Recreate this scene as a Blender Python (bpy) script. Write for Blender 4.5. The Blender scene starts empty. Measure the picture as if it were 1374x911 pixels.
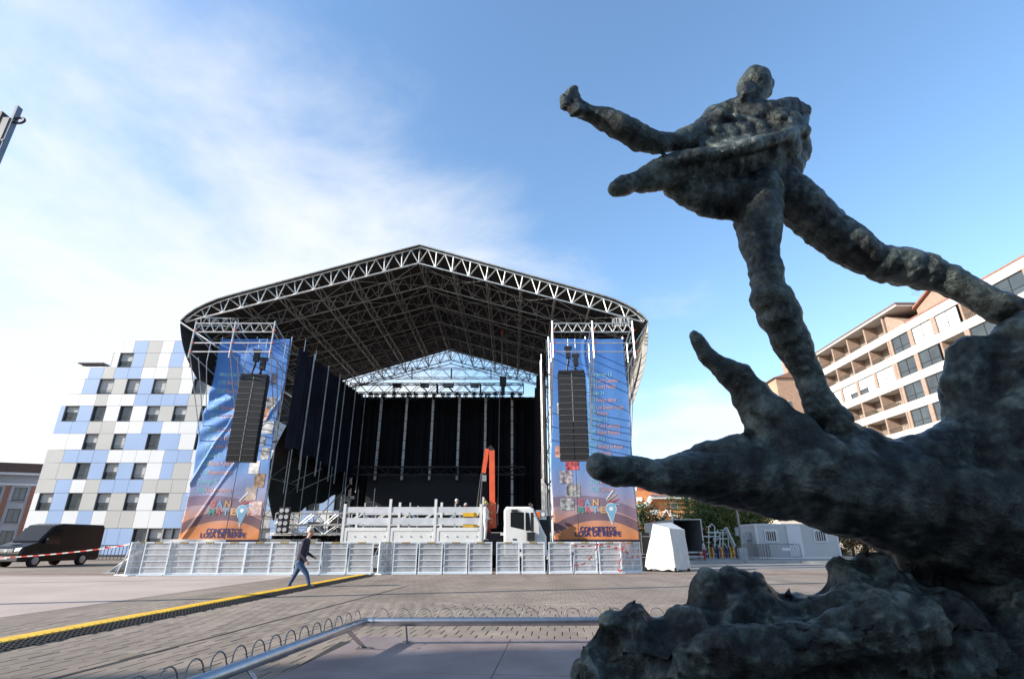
import bpy, bmesh, math, random
from mathutils import Vector, Matrix, noise
random.seed(7)
S = bpy.context.scene
COL = S.collection
PI = math.pi
R = math.radians

# ------------------------------------------------------------------ camera
FPX, HCAM = 715.0, 1.25                      # focal length in pixels of a 1374 px wide picture, eye height
TH = math.atan(273 / FPX)                    # upward tilt
cam = bpy.data.cameras.new('camera')
cam.sensor_width = 36.0
cam.lens = FPX / 1374 * 36
cam.clip_start, cam.clip_end = 0.05, 3000
camo = bpy.data.objects.new('camera', cam)
COL.objects.link(camo)
camo.location = (0, 0, HCAM)
camo.rotation_euler = (PI / 2 + TH, 0, 0)
S.camera = camo

# ------------------------------------------------------------------ sky and sun
SUN_EL, SUN_BACK = R(25), R(17)              # the sun stands on the left, a little behind the camera
SUNV = Vector((-math.cos(SUN_EL) * math.cos(SUN_BACK), -math.cos(SUN_EL) * math.sin(SUN_BACK), math.sin(SUN_EL)))
W = bpy.data.worlds.new('World')
S.world = W
W.use_nodes = True
wn, wl = W.node_tree.nodes, W.node_tree.links
wn.clear()
def wnode(t, **k):
    n = wn.new(t)
    for a, b in k.items(): setattr(n, a, b)
    return n
def wmath(op, a, b=None, clamp=False):
    n = wnode('ShaderNodeMath', operation=op, use_clamp=clamp)
    for i, q in enumerate((a, b)):
        if q is None: continue
        if isinstance(q, (int, float)): n.inputs[i].default_value = q
        else: wl.new(q, n.inputs[i])
    return n.outputs[0]
sky = wnode('ShaderNodeTexSky', sky_type='NISHITA', sun_disc=False)
sky.sun_elevation = SUN_EL
sky.sun_rotation = math.atan2(SUNV.x, SUNV.y)
sky.altitude, sky.air_density, sky.dust_density, sky.ozone_density = 200, 1.3, 0.8, 3.0
tc = wnode('ShaderNodeTexCoord')
sep = wnode('ShaderNodeSeparateXYZ')
wl.new(tc.outputs['Generated'], sep.inputs[0])
zz = wmath('ADD', wmath('MAXIMUM', sep.outputs[2], 0.0), 0.22)
cmb = wnode('ShaderNodeCombineXYZ')
wl.new(wmath('DIVIDE', sep.outputs[0], zz), cmb.inputs[0])
wl.new(wmath('DIVIDE', sep.outputs[1], zz), cmb.inputs[1])
cmb.inputs[2].default_value = 3.7
CLOUD_W = 60.2
def wnoise(scale, detail, rough, dist, w=0.0):
    q = wnode('ShaderNodeTexNoise', noise_dimensions='4D')
    q.inputs['Scale'].default_value, q.inputs['Detail'].default_value, q.inputs['Roughness'].default_value, q.inputs['Distortion'].default_value, q.inputs['W'].default_value = scale, detail, rough, dist, w
    wl.new(cmb.outputs[0], q.inputs['Vector']); return q.outputs[0]
nz1 = wnoise(1.0, 8, 0.52, 0.3, CLOUD_W)      # the cloud lumps
nz2 = wnoise(2.6, 7, 0.62, 0.5, 4.0)           # their frayed edges
field = wmath('ADD', wmath('ADD', wmath('MULTIPLY', nz1, 2.1), wmath('MULTIPLY', nz2, 0.6)), -0.85)
# a bank of thin cloud lies over the west (left) half of the sky and along the horizon
west = wmath('MULTIPLY', wmath('MAXIMUM', wmath('ADD', sep.outputs[0], 0.12), -0.5), -0.75)
west = wmath('MAXIMUM', wmath('MINIMUM', west, 0.34), -0.16)
low = wmath('MULTIPLY', wmath('SUBTRACT', 1.0, wmath('MULTIPLY', wmath('MAXIMUM', sep.outputs[2], 0.0), 1.9), True), 0.66)
msk = wmath('ADD', wmath('ADD', field, west), low)
mr = wnode('ShaderNodeMapRange', interpolation_type='SMOOTHSTEP')
wl.new(msk, mr.inputs[0])
mr.inputs[1].default_value, mr.inputs[2].default_value = 0.54, 1.14
mr.inputs[3].default_value, mr.inputs[4].default_value = 0.0, 0.95
mixc = wnode('ShaderNodeMix', data_type='RGBA')
wl.new(mr.outputs[0], mixc.inputs[0])
hs = wnode('ShaderNodeHueSaturation')
hs.inputs['Saturation'].default_value = 1.06
wl.new(sky.outputs[0], hs.inputs['Color'])
wl.new(hs.outputs[0], mixc.inputs[6])
mixc.inputs[7].default_value = (3.25, 3.38, 3.5, 1)
bg = wnode('ShaderNodeBackground')
wl.new(mixc.outputs[2], bg.inputs[0])
bg.inputs[1].default_value = 0.15
wo = wnode('ShaderNodeOutputWorld')
wl.new(bg.outputs[0], wo.inputs[0])

sl = bpy.data.lights.new('sun', 'SUN')
sl.energy, sl.angle, sl.color = 4.3, R(0.55), (1.0, 0.93, 0.84)
so = bpy.data.objects.new('sun', sl)
COL.objects.link(so)
so.location = (0, 0, 60)
so.rotation_euler = SUNV.to_track_quat('Z', 'Y').to_euler()

S.view_settings.view_transform = 'Standard'
S.view_settings.look = 'None'
S.view_settings.gamma = 1
S.view_settings.exposure = 1.05
S.render.engine = 'CYCLES'

# ------------------------------------------------------------------ helpers
def ray(x, y):
    u, v = (x - 687) / FPX, (455 - y) / FPX
    return Vector((u, math.cos(TH) - v * math.sin(TH), math.sin(TH) + v * math.cos(TH)))
C0 = Vector((0, 0, HCAM))
def aY(x, y, Y): d = ray(x, y); return C0 + d * (Y / d.y)
def aX(x, y, X): d = ray(x, y); return C0 + d * (X / d.x)
def aZ(x, y, Z=0.0): d = ray(x, y); return C0 + d * ((Z - HCAM) / d.z)

MATS = {}
def mat(name, col, rough=.6, metal=0.0, var=.12, scale=3.0, bump=0.0, bscale=30.0, col2=None, spec=.5, trans=0.0, alpha=1.0, detail=4, coat=0.0, space='Object'):
    if name in MATS: return MATS[name]
    m = bpy.data.materials.new(name)
    m.use_nodes = True
    nt = m.node_tree; n, l = nt.nodes, nt.links
    b = n['Principled BSDF']
    b.inputs['Roughness'].default_value = rough
    b.inputs['Metallic'].default_value = metal
    b.inputs['Specular IOR Level'].default_value = spec
    b.inputs['Transmission Weight'].default_value = trans
    b.inputs['Alpha'].default_value = alpha
    b.inputs['Coat Weight'].default_value = coat
    c1 = [max(0, c * (1 - var)) for c in col] + [1]
    c2 = list(col2) + [1] if col2 else [min(1, c * (1 + var)) for c in col] + [1]
    t = n.new('ShaderNodeTexCoord')
    nz = n.new('ShaderNodeTexNoise'); nz.inputs['Scale'].default_value = scale; nz.inputs['Detail'].default_value = detail
    l.new(t.outputs[space], nz.inputs['Vector'])
    mr = n.new('ShaderNodeMapRange'); mr.inputs[1].default_value = .32; mr.inputs[2].default_value = .68
    l.new(nz.outputs[0], mr.inputs[0])
    mx = n.new('ShaderNodeMix'); mx.data_type = 'RGBA'
    l.new(mr.outputs[0], mx.inputs[0]); mx.inputs[6].default_value = c1; mx.inputs[7].default_value = c2
    l.new(mx.outputs[2], b.inputs['Base Color'])
    if bump:
        n2 = n.new('ShaderNodeTexNoise'); n2.inputs['Scale'].default_value = bscale; n2.inputs['Detail'].default_value = 5
        l.new(t.outputs[space], n2.inputs['Vector'])
        bp = n.new('ShaderNodeBump'); bp.inputs['Strength'].default_value = bump; bp.inputs['Distance'].default_value = .05
        l.new(n2.outputs[0], bp.inputs['Height']); l.new(bp.outputs[0], b.inputs['Normal'])
    MATS[name] = m
    return m

def lit(name, col, strength):
    m = bpy.data.materials.new(name); m.use_nodes = True
    b = m.node_tree.nodes['Principled BSDF']
    b.inputs['Base Color'].default_value = (*col, 1)
    b.inputs['Emission Color'].default_value = (*col, 1); b.inputs['Emission Strength'].default_value = strength
    return m

ROOTM = {}
def tag(o, label=None, cat=None, group=None, kind=None):
    if label: o['label'] = label
    if cat: o['category'] = cat
    if group: o['group'] = group
    if kind: o['kind'] = kind
    return o
def thing(name, label, cat, loc=(0, 0, 0), rz=0.0, group=None):
    o = bpy.data.objects.new(name, None)
    COL.objects.link(o)
    o.empty_display_size = .2
    o.location = loc; o.rotation_euler = (0, 0, rz)
    ROOTM[o] = Matrix.Translation(Vector(loc)) @ Matrix.Rotation(rz, 4, 'Z')
    return tag(o, label, cat, group)

class MB:
    def __init__(s): s.v, s.f, s.m = [], [], []
    def add(s, vs, fs, mi=0):
        k = len(s.v); s.v += [tuple(p) for p in vs]
        for f in fs: s.f.append(tuple(i + k for i in f)); s.m.append(mi)
        return s
    def box(s, x0, x1, y0, y1, z0, z1, mi=0):
        return s.add([(x0, y0, z0), (x1, y0, z0), (x1, y1, z0), (x0, y1, z0), (x0, y0, z1), (x1, y0, z1), (x1, y1, z1), (x0, y1, z1)],
                     [(3, 2, 1, 0), (4, 5, 6, 7), (0, 1, 5, 4), (1, 2, 6, 5), (2, 3, 7, 6), (3, 0, 4, 7)], mi)
    def obox(s, c, size, M=None, mi=0):
        h = [q / 2 for q in size]; c = Vector(c); vs = []
        for z in (-1, 1):
            for x, y in ((-1, -1), (1, -1), (1, 1), (-1, 1)):
                p = Vector((x * h[0], y * h[1], z * h[2]))
                vs.append(c + (M @ p if M else p))
        return s.add(vs, [(3, 2, 1, 0), (4, 5, 6, 7), (0, 1, 5, 4), (1, 2, 6, 5), (2, 3, 7, 6), (3, 0, 4, 7)], mi)
    def tube(s, p, q, r, r2=None, n=6, mi=0, cap=True):
        p, q = Vector(p), Vector(q); r2 = r if r2 is None else r2
        d = q - p
        if d.length < 1e-6: return s
        z = d.normalized(); a = z.orthogonal().normalized(); b = z.cross(a)
        vs = []
        for c, rr in ((p, r), (q, r2)):
            for i in range(n):
                t = 2 * PI * i / n + PI / n
                vs.append(c + (a * math.cos(t) + b * math.sin(t)) * rr)
        fs = [(i, (i + 1) % n, n + (i + 1) % n, n + i) for i in range(n)]
        if cap: fs += [tuple(range(n - 1, -1, -1)), tuple(range(n, 2 * n))]
        return s.add(vs, fs, mi)
    def path(s, pts, r, n=6, mi=0, closed=False):
        pts = [Vector(p) for p in pts]; k = len(pts); vs = []
        up = None
        for i, p in enumerate(pts):
            a = pts[i - 1] if i or closed else p
            b = pts[(i + 1) % k] if i < k - 1 or closed else p
            d = (b - a).normalized()
            if up is None: up = d.orthogonal().normalized()
            up = (up - d * up.dot(d))
            up = up.normalized() if up.length > 1e-5 else d.orthogonal().normalized()
            w = d.cross(up)
            rr = r[i] if isinstance(r, (list, tuple)) else r
            for j in range(n):
                t = 2 * PI * j / n
                vs.append(p + (up * math.cos(t) + w * math.sin(t)) * rr)
        fs = []
        for i in range(k if closed else k - 1):
            for j in range(n):
                i2 = (i + 1) % k
                fs.append((i * n + j, i * n + (j + 1) % n, i2 * n + (j + 1) % n, i2 * n + j))
        if not closed: fs += [tuple(range(n - 1, -1, -1)), tuple(range((k - 1) * n, k * n))]
        return s.add(vs, fs, mi)
    def prism(s, pts, ax, a0, a1, mi=0):
        # polygon in the plane across axis ax, extruded from a0 to a1
        def P(u, v, w): return {'x': (w, u, v), 'y': (u, w, v), 'z': (u, v, w)}[ax]
        n = len(pts)
        vs = [P(u, v, a0) for u, v in pts] + [P(u, v, a1) for u, v in pts]
        fs = [tuple(range(n)), tuple(range(2 * n - 1, n - 1, -1))] + [(i, n + i, n + (i + 1) % n, (i + 1) % n) for i in range(n)]
        return s.add(vs, fs, mi)
    def disc(s, c, ax, r, h, n=20, mi=0):
        c = Vector(c); a = {'x': Vector((1, 0, 0)), 'y': Vector((0, 1, 0)), 'z': Vector((0, 0, 1))}[ax]
        return s.tube(c - a * h / 2, c + a * h / 2, r, n=n, mi=mi)
    def grid(s, fn, nu, nv, mi=0):
        vs = [fn(i / nu, j / nv) for j in range(nv + 1) for i in range(nu + 1)]
        return s.add(vs, [(j * (nu + 1) + i, j * (nu + 1) + i + 1, (j + 1) * (nu + 1) + i + 1, (j + 1) * (nu + 1) + i) for j in range(nv) for i in range(nu)], mi)
    def lattice(s, A, B, rc, rw, n=4, vert=True, mi=0, ends=True):
        # flat truss between chords A and B (lists of points)
        for L in (A, B):
            for i in range(len(L) - 1): s.tube(L[i], L[i + 1], rc, n=n + 1, mi=mi)
        for i in range(len(A) - 1):
            if vert and (i or ends): s.tube(A[i], B[i], rw, n=n, mi=mi, cap=False)
            m = (Vector(A[i]) + Vector(A[i + 1])) / 2
            s.tube(B[i], m, rw, n=n, mi=mi, cap=False); s.tube(m, B[i + 1], rw, n=n, mi=mi, cap=False)
        if vert and ends: s.tube(A[-1], B[-1], rw, n=n, mi=mi, cap=False)
        return s
    def boxtruss(s, p, q, w, h, bays, rc=.025, rw=.013, n=4, mi=0):
        p, q = Vector(p), Vector(q); d = (q - p).normalized()
        up = Vector((0, 0, 1)) if abs(d.z) < .9 else Vector((0, 1, 0))
        sd = d.cross(up).normalized(); up = sd.cross(d).normalized()
        def line(a, b): return [p + (q - p) * (i / bays) + sd * a * w / 2 + up * b * h / 2 for i in range(bays + 1)]
        L = {(a, b): line(a, b) for a in (-1, 1) for b in (-1, 1)}
        for k in L.values(): s.tube(k[0], k[-1], rc, n=n + 1, mi=mi)
        for X, Y in (((-1, 1), (-1, -1)), ((1, 1), (1, -1)), ((-1, 1), (1, 1)), ((-1, -1), (1, -1))):
            a, b = L[X], L[Y]
            for i in range(bays):
                if i % 2: s.tube(a[i], b[i + 1], rw, n=n, mi=mi, cap=False)
                else: s.tube(b[i], a[i + 1], rw, n=n, mi=mi, cap=False)
            for i in (0, bays): s.tube(a[i], b[i], rw, n=n, mi=mi, cap=False)
        return s
    def build(s, name, mats, parent=None, W=True, smooth=False, label=None, cat=None, group=None, kind=None, loc=None):
        me = bpy.data.meshes.new(name)
        vs = s.v
        o = bpy.data.objects.new(name, me)
        if parent is not None:
            M = ROOTM[parent]
            ROOTM[o] = M
            if W:
                Mi = M.inverted(); vs = [Mi @ Vector(p) for p in vs]
            o.parent = parent
        else:
            if loc is None:
                xs, ys, zs = zip(*vs)
                loc = ((min(xs) + max(xs)) / 2, (min(ys) + max(ys)) / 2, min(zs))
            vs = [(a - loc[0], b - loc[1], c - loc[2]) for a, b, c in vs]
            o.location = loc
            ROOTM[o] = Matrix.Translation(Vector(loc))
        me.from_pydata([tuple(p) for p in vs], [], s.f)
        ml = mats if isinstance(mats, (list, tuple)) else [mats]
        for m in ml: me.materials.append(m)
        if len(ml) > 1: me.polygons.foreach_set('material_index', s.m)
        if smooth: me.polygons.foreach_set('use_smooth', [True] * len(s.f))
        me.update()
        COL.objects.link(o)
        return tag(o, label, cat, group, kind)

def link_copy(src, parent=None, loc=None, rot=None):
    o = src.copy(); COL.objects.link(o)
    o.parent = parent
    if loc is not None: o.location = loc
    if rot is not None: o.rotation_euler = rot
    ROOTM[o] = ROOTM[parent] if parent else Matrix.Translation(Vector(o.location))
    return o
def kids(o): return [c for c in bpy.data.objects if c.parent == o]
def dup(root, loc, rz=0.0, label=None):
    r = root.copy(); COL.objects.link(r)
    r.location = loc; r.rotation_euler = (0, 0, rz)
    ROOTM[r] = Matrix.Translation(Vector(loc)) @ Matrix.Rotation(rz, 4, 'Z')
    if label: r['label'] = label
    for c in root.children:
        k = c.copy(); COL.objects.link(k); k.parent = r; ROOTM[k] = ROOTM[r]
        for g in c.children:
            q = g.copy(); COL.objects.link(q); q.parent = k; ROOTM[q] = ROOTM[r]
    return r

def text_mesh(body, size, bold=0.0, ext=0.0, width=None):
    cu = bpy.data.curves.new('lettering', 'FONT')
    cu.body = body; cu.size = size; cu.offset = bold; cu.extrude = ext; cu.resolution_u = 3
    o = bpy.data.objects.new('lettering', cu); COL.objects.link(o)
    bpy.context.view_layer.update()
    dg = bpy.context.evaluated_depsgraph_get()
    me = bpy.data.meshes.new_from_object(o.evaluated_get(dg))
    vs = [tuple(v.co) for v in me.vertices]; fs = [tuple(p.vertices) for p in me.polygons]
    bpy.data.objects.remove(o); bpy.data.curves.remove(cu); bpy.data.meshes.remove(me)
    if width and vs:
        w = max(v[0] for v in vs) - min(v[0] for v in vs); k = width / w if w else 1
        vs = [(v[0] * k, v[1], v[2]) for v in vs]
    return vs, fs

def ico(sub=2):
    bm = bmesh.new(); bmesh.ops.create_icosphere(bm, subdivisions=sub, radius=1)
    vs = [v.co.copy() for v in bm.verts]; fs = [tuple(x.index for x in f.verts) for f in bm.faces]
    bm.free(); return vs, fs
ICO = ico(2)
def blob(name, prims, voxel, mats, parent, mods=None, smooth=4, **kw):
    """one continuous skin over a list of tapered limbs (p0, r0, p1, r1, material index)"""
    mb = MB(); cs = []
    for p0, r0, p1, r1, mi in prims:
        p0, p1 = Vector(p0), Vector(p1)
        k = max(1, int((p1 - p0).length / (max(min(r0, r1), .004) * .55)))
        k = min(k, 60)
        for i in range(k + 1):
            t = i / k
            c, r = p0.lerp(p1, t), r0 + (r1 - r0) * t
            mb.add([c + v * r for v in ICO[0]], ICO[1]); cs.append((c, r, mi))
    o = mb.build(name, mats[0], parent, **kw)
    Mi = ROOTM[o].inverted()
    md = o.modifiers.new('r', 'REMESH'); md.mode = 'VOXEL'; md.voxel_size = voxel
    if smooth:
        md = o.modifiers.new('s', 'SMOOTH'); md.iterations = smooth; md.factor = .5
    for tx, st, sc in mods or []:
        t = bpy.data.textures.new('relief', 'CLOUDS' if tx == 'HARD' else tx)
        if tx == 'HARD': t.noise_type = 'HARD_NOISE'; t.noise_scale = sc; t.noise_depth = 2
        if tx == 'HARD': pass
        elif tx == 'CLOUDS': t.noise_scale = sc; t.noise_depth = 3
        elif tx == 'VORONOI': t.noise_scale = sc
        elif tx == 'MUSGRAVE': t.noise_scale = sc
        md = o.modifiers.new('d', 'DISPLACE'); md.texture = t; md.strength = st; md.mid_level = .5; md.texture_coords = 'LOCAL'
    bpy.context.view_layer.update()
    dg = bpy.context.evaluated_depsgraph_get()
    me = bpy.data.meshes.new_from_object(o.evaluated_get(dg))
    o.modifiers.clear()
    old = o.data; o.data = me; bpy.data.meshes.remove(old); me.name = name
    me.materials.clear()
    for m in mats: me.materials.append(m)
    if len(mats) > 1:
        cl = [(Mi @ c, r, mi) for c, r, mi in cs]
        for p in me.polygons:
            c = p.center
            p.material_index = min(cl, key=lambda q: (q[0] - c).length - q[1])[2]
    me.polygons.foreach_set('use_smooth', [True] * len(me.polygons))
    return o

# shared materials
ALU = mat('aluminium_tube', (.62, .62, .60), .38, .75, .18, 4)
ALUD = mat('weathered_aluminium', (.36, .35, .335), .5, .55, .2, 4)
STEEL = mat('galvanised_steel', (.50, .52, .54), .42, .8, .2, 6)
STAIN = mat('brushed_stainless', (.46, .46, .47), .34, 1.0, .10, 9, .05, 120)
BLACK = mat('black_metal', (.018, .018, .02), .5, .1, .2, 6)
DRAPE = mat('black_stage_cloth', (.006, .006, .0075), .95, 0, .25, 2, spec=.15)
RUBB = mat('black_rubber', (.014, .014, .015), .75, 0, .2, 8)
WHITE = mat('white_paint', (.74, .74, .72), .45, 0, .05, 1.5)
GLASS = mat('window_glass', (.05, .065, .075), .06, 0, .3, .6, spec=.8)
DGLASS = mat('dark_vehicle_glass', (.012, .014, .016), .12, 0, .2, 1, spec=.4)
RED = mat('red_tape', (.62, .045, .04), .5, 0, .08, 5)

# ------------------------------------------------------------------ ground
PA = math.atan(.0824)                         # the paving runs a little to the right of the view
PU, PV = Vector((math.cos(PA), -math.sin(PA), 0)), Vector((math.sin(PA), math.cos(PA), 0))
def uv2(u, v, z=0.0): p = PU * u + PV * v; return Vector((p.x, p.y, z))
PW, PL = .225, .43

def paving_mat(name, far):
    m = bpy.data.materials.new(name); m.use_nodes = True
    n, l = m.node_tree.nodes, m.node_tree.links
    b = n['Principled BSDF']; b.inputs['Roughness'].default_value = .82; b.inputs['Specular IOR Level'].default_value = .3
    g = n.new('ShaderNodeNewGeometry')
    def nzn(s, d=5, r=.55):
        q = n.new('ShaderNodeTexNoise'); q.inputs['Scale'].default_value = s; q.inputs['Detail'].default_value = d; q.inputs['Roughness'].default_value = r
        l.new(g.outputs['Position'], q.inputs['Vector']); return q.outputs[0]
    def ramp(src, a, c, lo, hi):
        q = n.new('ShaderNodeMapRange'); l.new(src, q.inputs[0])
        q.inputs[1].default_value, q.inputs[2].default_value, q.inputs[3].default_value, q.inputs[4].default_value = a, c, lo, hi
        return q.outputs[0]
    def mul(a, c):
        q = n.new('ShaderNodeMath'); q.operation = 'MULTIPLY'; l.new(a, q.inputs[0])
        if isinstance(c, float): q.inputs[1].default_value = c
        else: l.new(c, q.inputs[1])
        return q.outputs[0]
    val = mul(ramp(nzn(.22, 6, .6), .3, .7, .78, 1.16), ramp(nzn(2.1, 7, .65), .3, .7, .84, 1.14))
    val = mul(val, ramp(nzn(60, 3), .3, .7, .86, 1.14))
    st = n.new('ShaderNodeTexNoise'); st.inputs['Scale'].default_value = 1.0; st.inputs['Detail'].default_value = 5
    mp0 = n.new('ShaderNodeMapping'); mp0.inputs['Scale'].default_value = (.9, .12, 1); mp0.inputs['Rotation'].default_value = (0, 0, PA)
    l.new(g.outputs['Position'], mp0.inputs['Vector']); l.new(mp0.outputs[0], st.inputs['Vector'])
    val = mul(val, ramp(st.outputs[0], .45, .75, 1.0, .72))
    vo = n.new('ShaderNodeTexVoronoi'); vo.inputs['Scale'].default_value = 2.3; l.new(g.outputs['Position'], vo.inputs['Vector'])
    val = mul(val, ramp(vo.outputs['Distance'], .035, .06, .62, 1.0))
    val = mul(val, ramp(nzn(.55, 8, .7), .52, .72, 1.0, .80))
    if far:
        br = n.new('ShaderNodeTexBrick'); br.offset = .5
        mp = n.new('ShaderNodeMapping'); mp.inputs['Rotation'].default_value = (0, 0, PA)
        l.new(g.outputs['Position'], mp.inputs['Vector']); l.new(mp.outputs[0], br.inputs['Vector'])
        br.inputs['Scale'].default_value = 1; br.inputs['Brick Width'].default_value = PW; br.inputs['Row Height'].default_value = PL
        br.inputs['Mortar Size'].default_value = .009; br.inputs['Mortar Smooth'].default_value = .2; br.inputs['Bias'].default_value = 0
        br.inputs['Color1'].default_value = (1.05, 1.05, 1.05, 1); br.inputs['Color2'].default_value = (.93, .93, .93, 1); br.inputs['Mortar'].default_value = (.58, .58, .58, 1)
        rgb = n.new('ShaderNodeRGBToBW'); l.new(br.outputs[0], rgb.inputs[0])
        val = mul(val, rgb.outputs[0])
    else:
        oi = n.new('ShaderNodeObjectInfo')
        ad = n.new('ShaderNodeMath'); ad.operation = 'ADD'; l.new(g.outputs['Random Per Island'], ad.inputs[0]); l.new(oi.outputs['Random'], ad.inputs[1])
        fr = n.new('ShaderNodeMath'); fr.operation = 'FRACT'; l.new(ad.outputs[0], fr.inputs[0])
        val = mul(val, ramp(fr.outputs[0], 0, 1, .88, 1.1))
    cm = n.new('ShaderNodeMix'); cm.data_type = 'RGBA'; cm.blend_type = 'MULTIPLY'; cm.inputs[0].default_value = 1
    cm.inputs[6].default_value = (.258, .211, .170, 1); l.new(val, cm.inputs[7])
    l.new(cm.outputs[2], b.inputs['Base Color'])
    bp = n.new('ShaderNodeBump'); bp.inputs['Strength'].default_value = .25; bp.inputs['Distance'].default_value = .01
    l.new(nzn(45, 4), bp.inputs['Height']); l.new(bp.outputs[0], b.inputs['Normal'])
    return m
PAVE, PAVEF = paving_mat('concrete_paver', False), paving_mat('concrete_paving', True)
BED = mat('paver_bed', (.02, .018, .016), .9, 0, .3, 20)
U0, U1, V0, V1 = -9.1, 2.9, 3.6, 3.6 + PL * 22
g = MB()
B = 900.0
g.add([uv2(-B, -B), uv2(B, -B), uv2(B, V0), uv2(-B, V0), uv2(-B, V1), uv2(B, V1), uv2(B, B), uv2(-B, B), uv2(U0, V0), uv2(U1, V0), uv2(U1, V1), uv2(U0, V1)],
      [(0, 1, 2, 9, 8, 3), (3, 8, 11, 4), (9, 2, 5, 10), (4, 11, 10, 5, 6, 7)], 0)
g.add([uv2(U0, V0, -.022), uv2(U1, V0, -.022), uv2(U1, V1, -.022), uv2(U0, V1, -.022)], [(0, 1, 2, 3)], 1)
ground = g.build('ground', [PAVEF, BED], kind='structure', loc=(0, 0, 0))
# single pavers where they can be told apart
def paver_geo(mb, c, w, l_, z):
    h, d, e = (w - .014) / 2, (l_ - .005) / 2, .004
    def q(a, b_, zz): p = PU * a + PV * b_; return (c.x + p.x, c.y + p.y, zz)
    vs = [q(-h, -d, z - .02), q(h, -d, z - .02), q(h, d, z - .02), q(-h, d, z - .02),
          q(-h, -d, z - e), q(h, -d, z - e), q(h, d, z - e), q(-h, d, z - e),
          q(-h + e, -d + e, z), q(h - e, -d + e, z), q(h - e, d - e, z), q(-h + e, d - e, z)]
    fs = [(8, 9, 10, 11)] + [(i, (i + 1) % 4, 4 + (i + 1) % 4, 4 + i) for i in range(4)] + [(4 + i, 4 + (i + 1) % 4, 8 + (i + 1) % 4, 8 + i) for i in range(4)]
    mb.add(vs, fs)
def seen(p, mx=40):
    d = Vector(p) - C0
    f = d.y * math.cos(TH) + d.z * math.sin(TH)
    if f < .2: return False
    x = 687 + FPX * d.x / f; y = 455 - FPX * (-d.y * math.sin(TH) + d.z * math.cos(TH)) / f
    return -mx < x < 1374 + mx and -mx < y < 911 + mx
spots = []
for r in range(int(round((V1 - V0) / PL))):
    v = V0 + (r + .5) * PL
    k = int((U1 - U0) / PW) + 1
    off = 0 if r % 2 else PW / 2
    for i in range(-1, k + 1):
        a, b_ = max(U0, U0 + i * PW + off), min(U1, U0 + (i + 1) * PW + off)
        if b_ - a < .05: continue
        c = uv2((a + b_) / 2, v)
        if c.x > -2.0 and c.y < 7.6: continue          # lies under the statue's plinth
        spots.append((c, b_ - a))
vis = sorted((s for s in spots if seen(s[0], 0) and abs(s[1] - PW) < .01), key=lambda s: s[0].length)[:300]
ids = {id(s) for s in vis}
base = MB(); paver_geo(base, Vector((0, 0, 0)), PW, PL, .0)
pv = None
for c, w in vis:
    z = random.uniform(-.0015, .002)
    if pv is None: pv = base.build('paver', PAVE, ground); pv.location = (c.x, c.y, z)
    else: link_copy(pv, ground, (c.x, c.y, z))
rest = MB()
for s in spots:
    if id(s) not in ids: paver_geo(rest, s[0], s[1], PL, random.uniform(-.0015, .002))
rest.build('paver_field', PAVE, ground, kind='stuff')

PINK = mat('pink_concrete', (.39, .32, .275), .85, 0, .10, .5, .15, 40)
pm = MB()
L0, L1 = Vector((-9.42, 4, .004)), Vector((-8.72, 24.1, .004))
pm.add([L0, L1, (-48, 24.1, .004), (-48, 4, .004)], [(0, 1, 2, 3)])
pm.build('pink_pavement', PINK, kind='structure')
BRICKR = mat('red_brick_strip', (.24, .13, .105), .85, 0, .2, 3)
for k, (a, b_, w) in enumerate((((-60, 24.55), (16, 25.1), .42), ((-34, 22.3), (-13.4, 23.9), .14), ((-30, 16.2), (-9.2, 21.6), .10), ((-16, 9.3), (-8.85, 21), .0))):
    if not w: continue
    d = Vector((b_[0] - a[0], b_[1] - a[1], 0)).normalized(); nn = Vector((-d.y, d.x, 0)) * w / 2
    A, Bp = Vector((*a, .008)), Vector((*b_, .008))
    MB().add([A - nn, Bp - nn, Bp + nn, A + nn], [(0, 1, 2, 3)]).build('paving_band', BRICKR, kind='structure')
ASPH = mat('pale_asphalt', (.21, .20, .19), .9, 0, .15, .7, .2, 60)
MB().add([(5, 29.2, .004), (120, 31.5, .004), (120, 41, .004), (7, 38.2, .004)], [(0, 1, 2, 3)]).build('road', ASPH, kind='structure')
KERB = mat('kerb_concrete', (.42, .41, .38), .8, 0, .12, 2)
sw = MB(); sw.prism([(8, 38.2), (120, 41), (120, 130), (8, 130)], 'z', .0, .115)
sw.build('pavement', mat('pavement_slabs', (.28, .27, .25), .85, 0, .12, 1.2), kind='structure')
kb = MB()
for i in range(30):
    t0, t1 = i / 30, (i + .985) / 30
    p, q = Vector((8, 38.05, 0)).lerp(Vector((120, 40.85, 0)), t0), Vector((8, 38.05, 0)).lerp(Vector((120, 40.85, 0)), t1)
    kb.add([p, q, q + Vector((0, .145, 0)), p + Vector((0, .145, 0)), p + Vector((0, 0, .13)), q + Vector((0, 0, .13)), q + Vector((0, .145, .13)), p + Vector((0, .145, .13))],
           [(3, 2, 1, 0), (4, 5, 6, 7), (0, 1, 5, 4), (1, 2, 6, 5), (2, 3, 7, 6), (3, 0, 4, 7)])
kb.build('kerb', KERB, kind='structure')
SUN_ROAD = mat('sunlit_road', (.62, .61, .55), .8, 0, .15, 3)
MB().add([(9, 36.6, .008), (110, 39, .008), (110, 39.5, .008), (9, 37.0, .008)], [(0, 1, 2, 3)]).build('sunlit_strip', SUN_ROAD, kind='structure')  # sunlight on the road, painted as a pale strip

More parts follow.
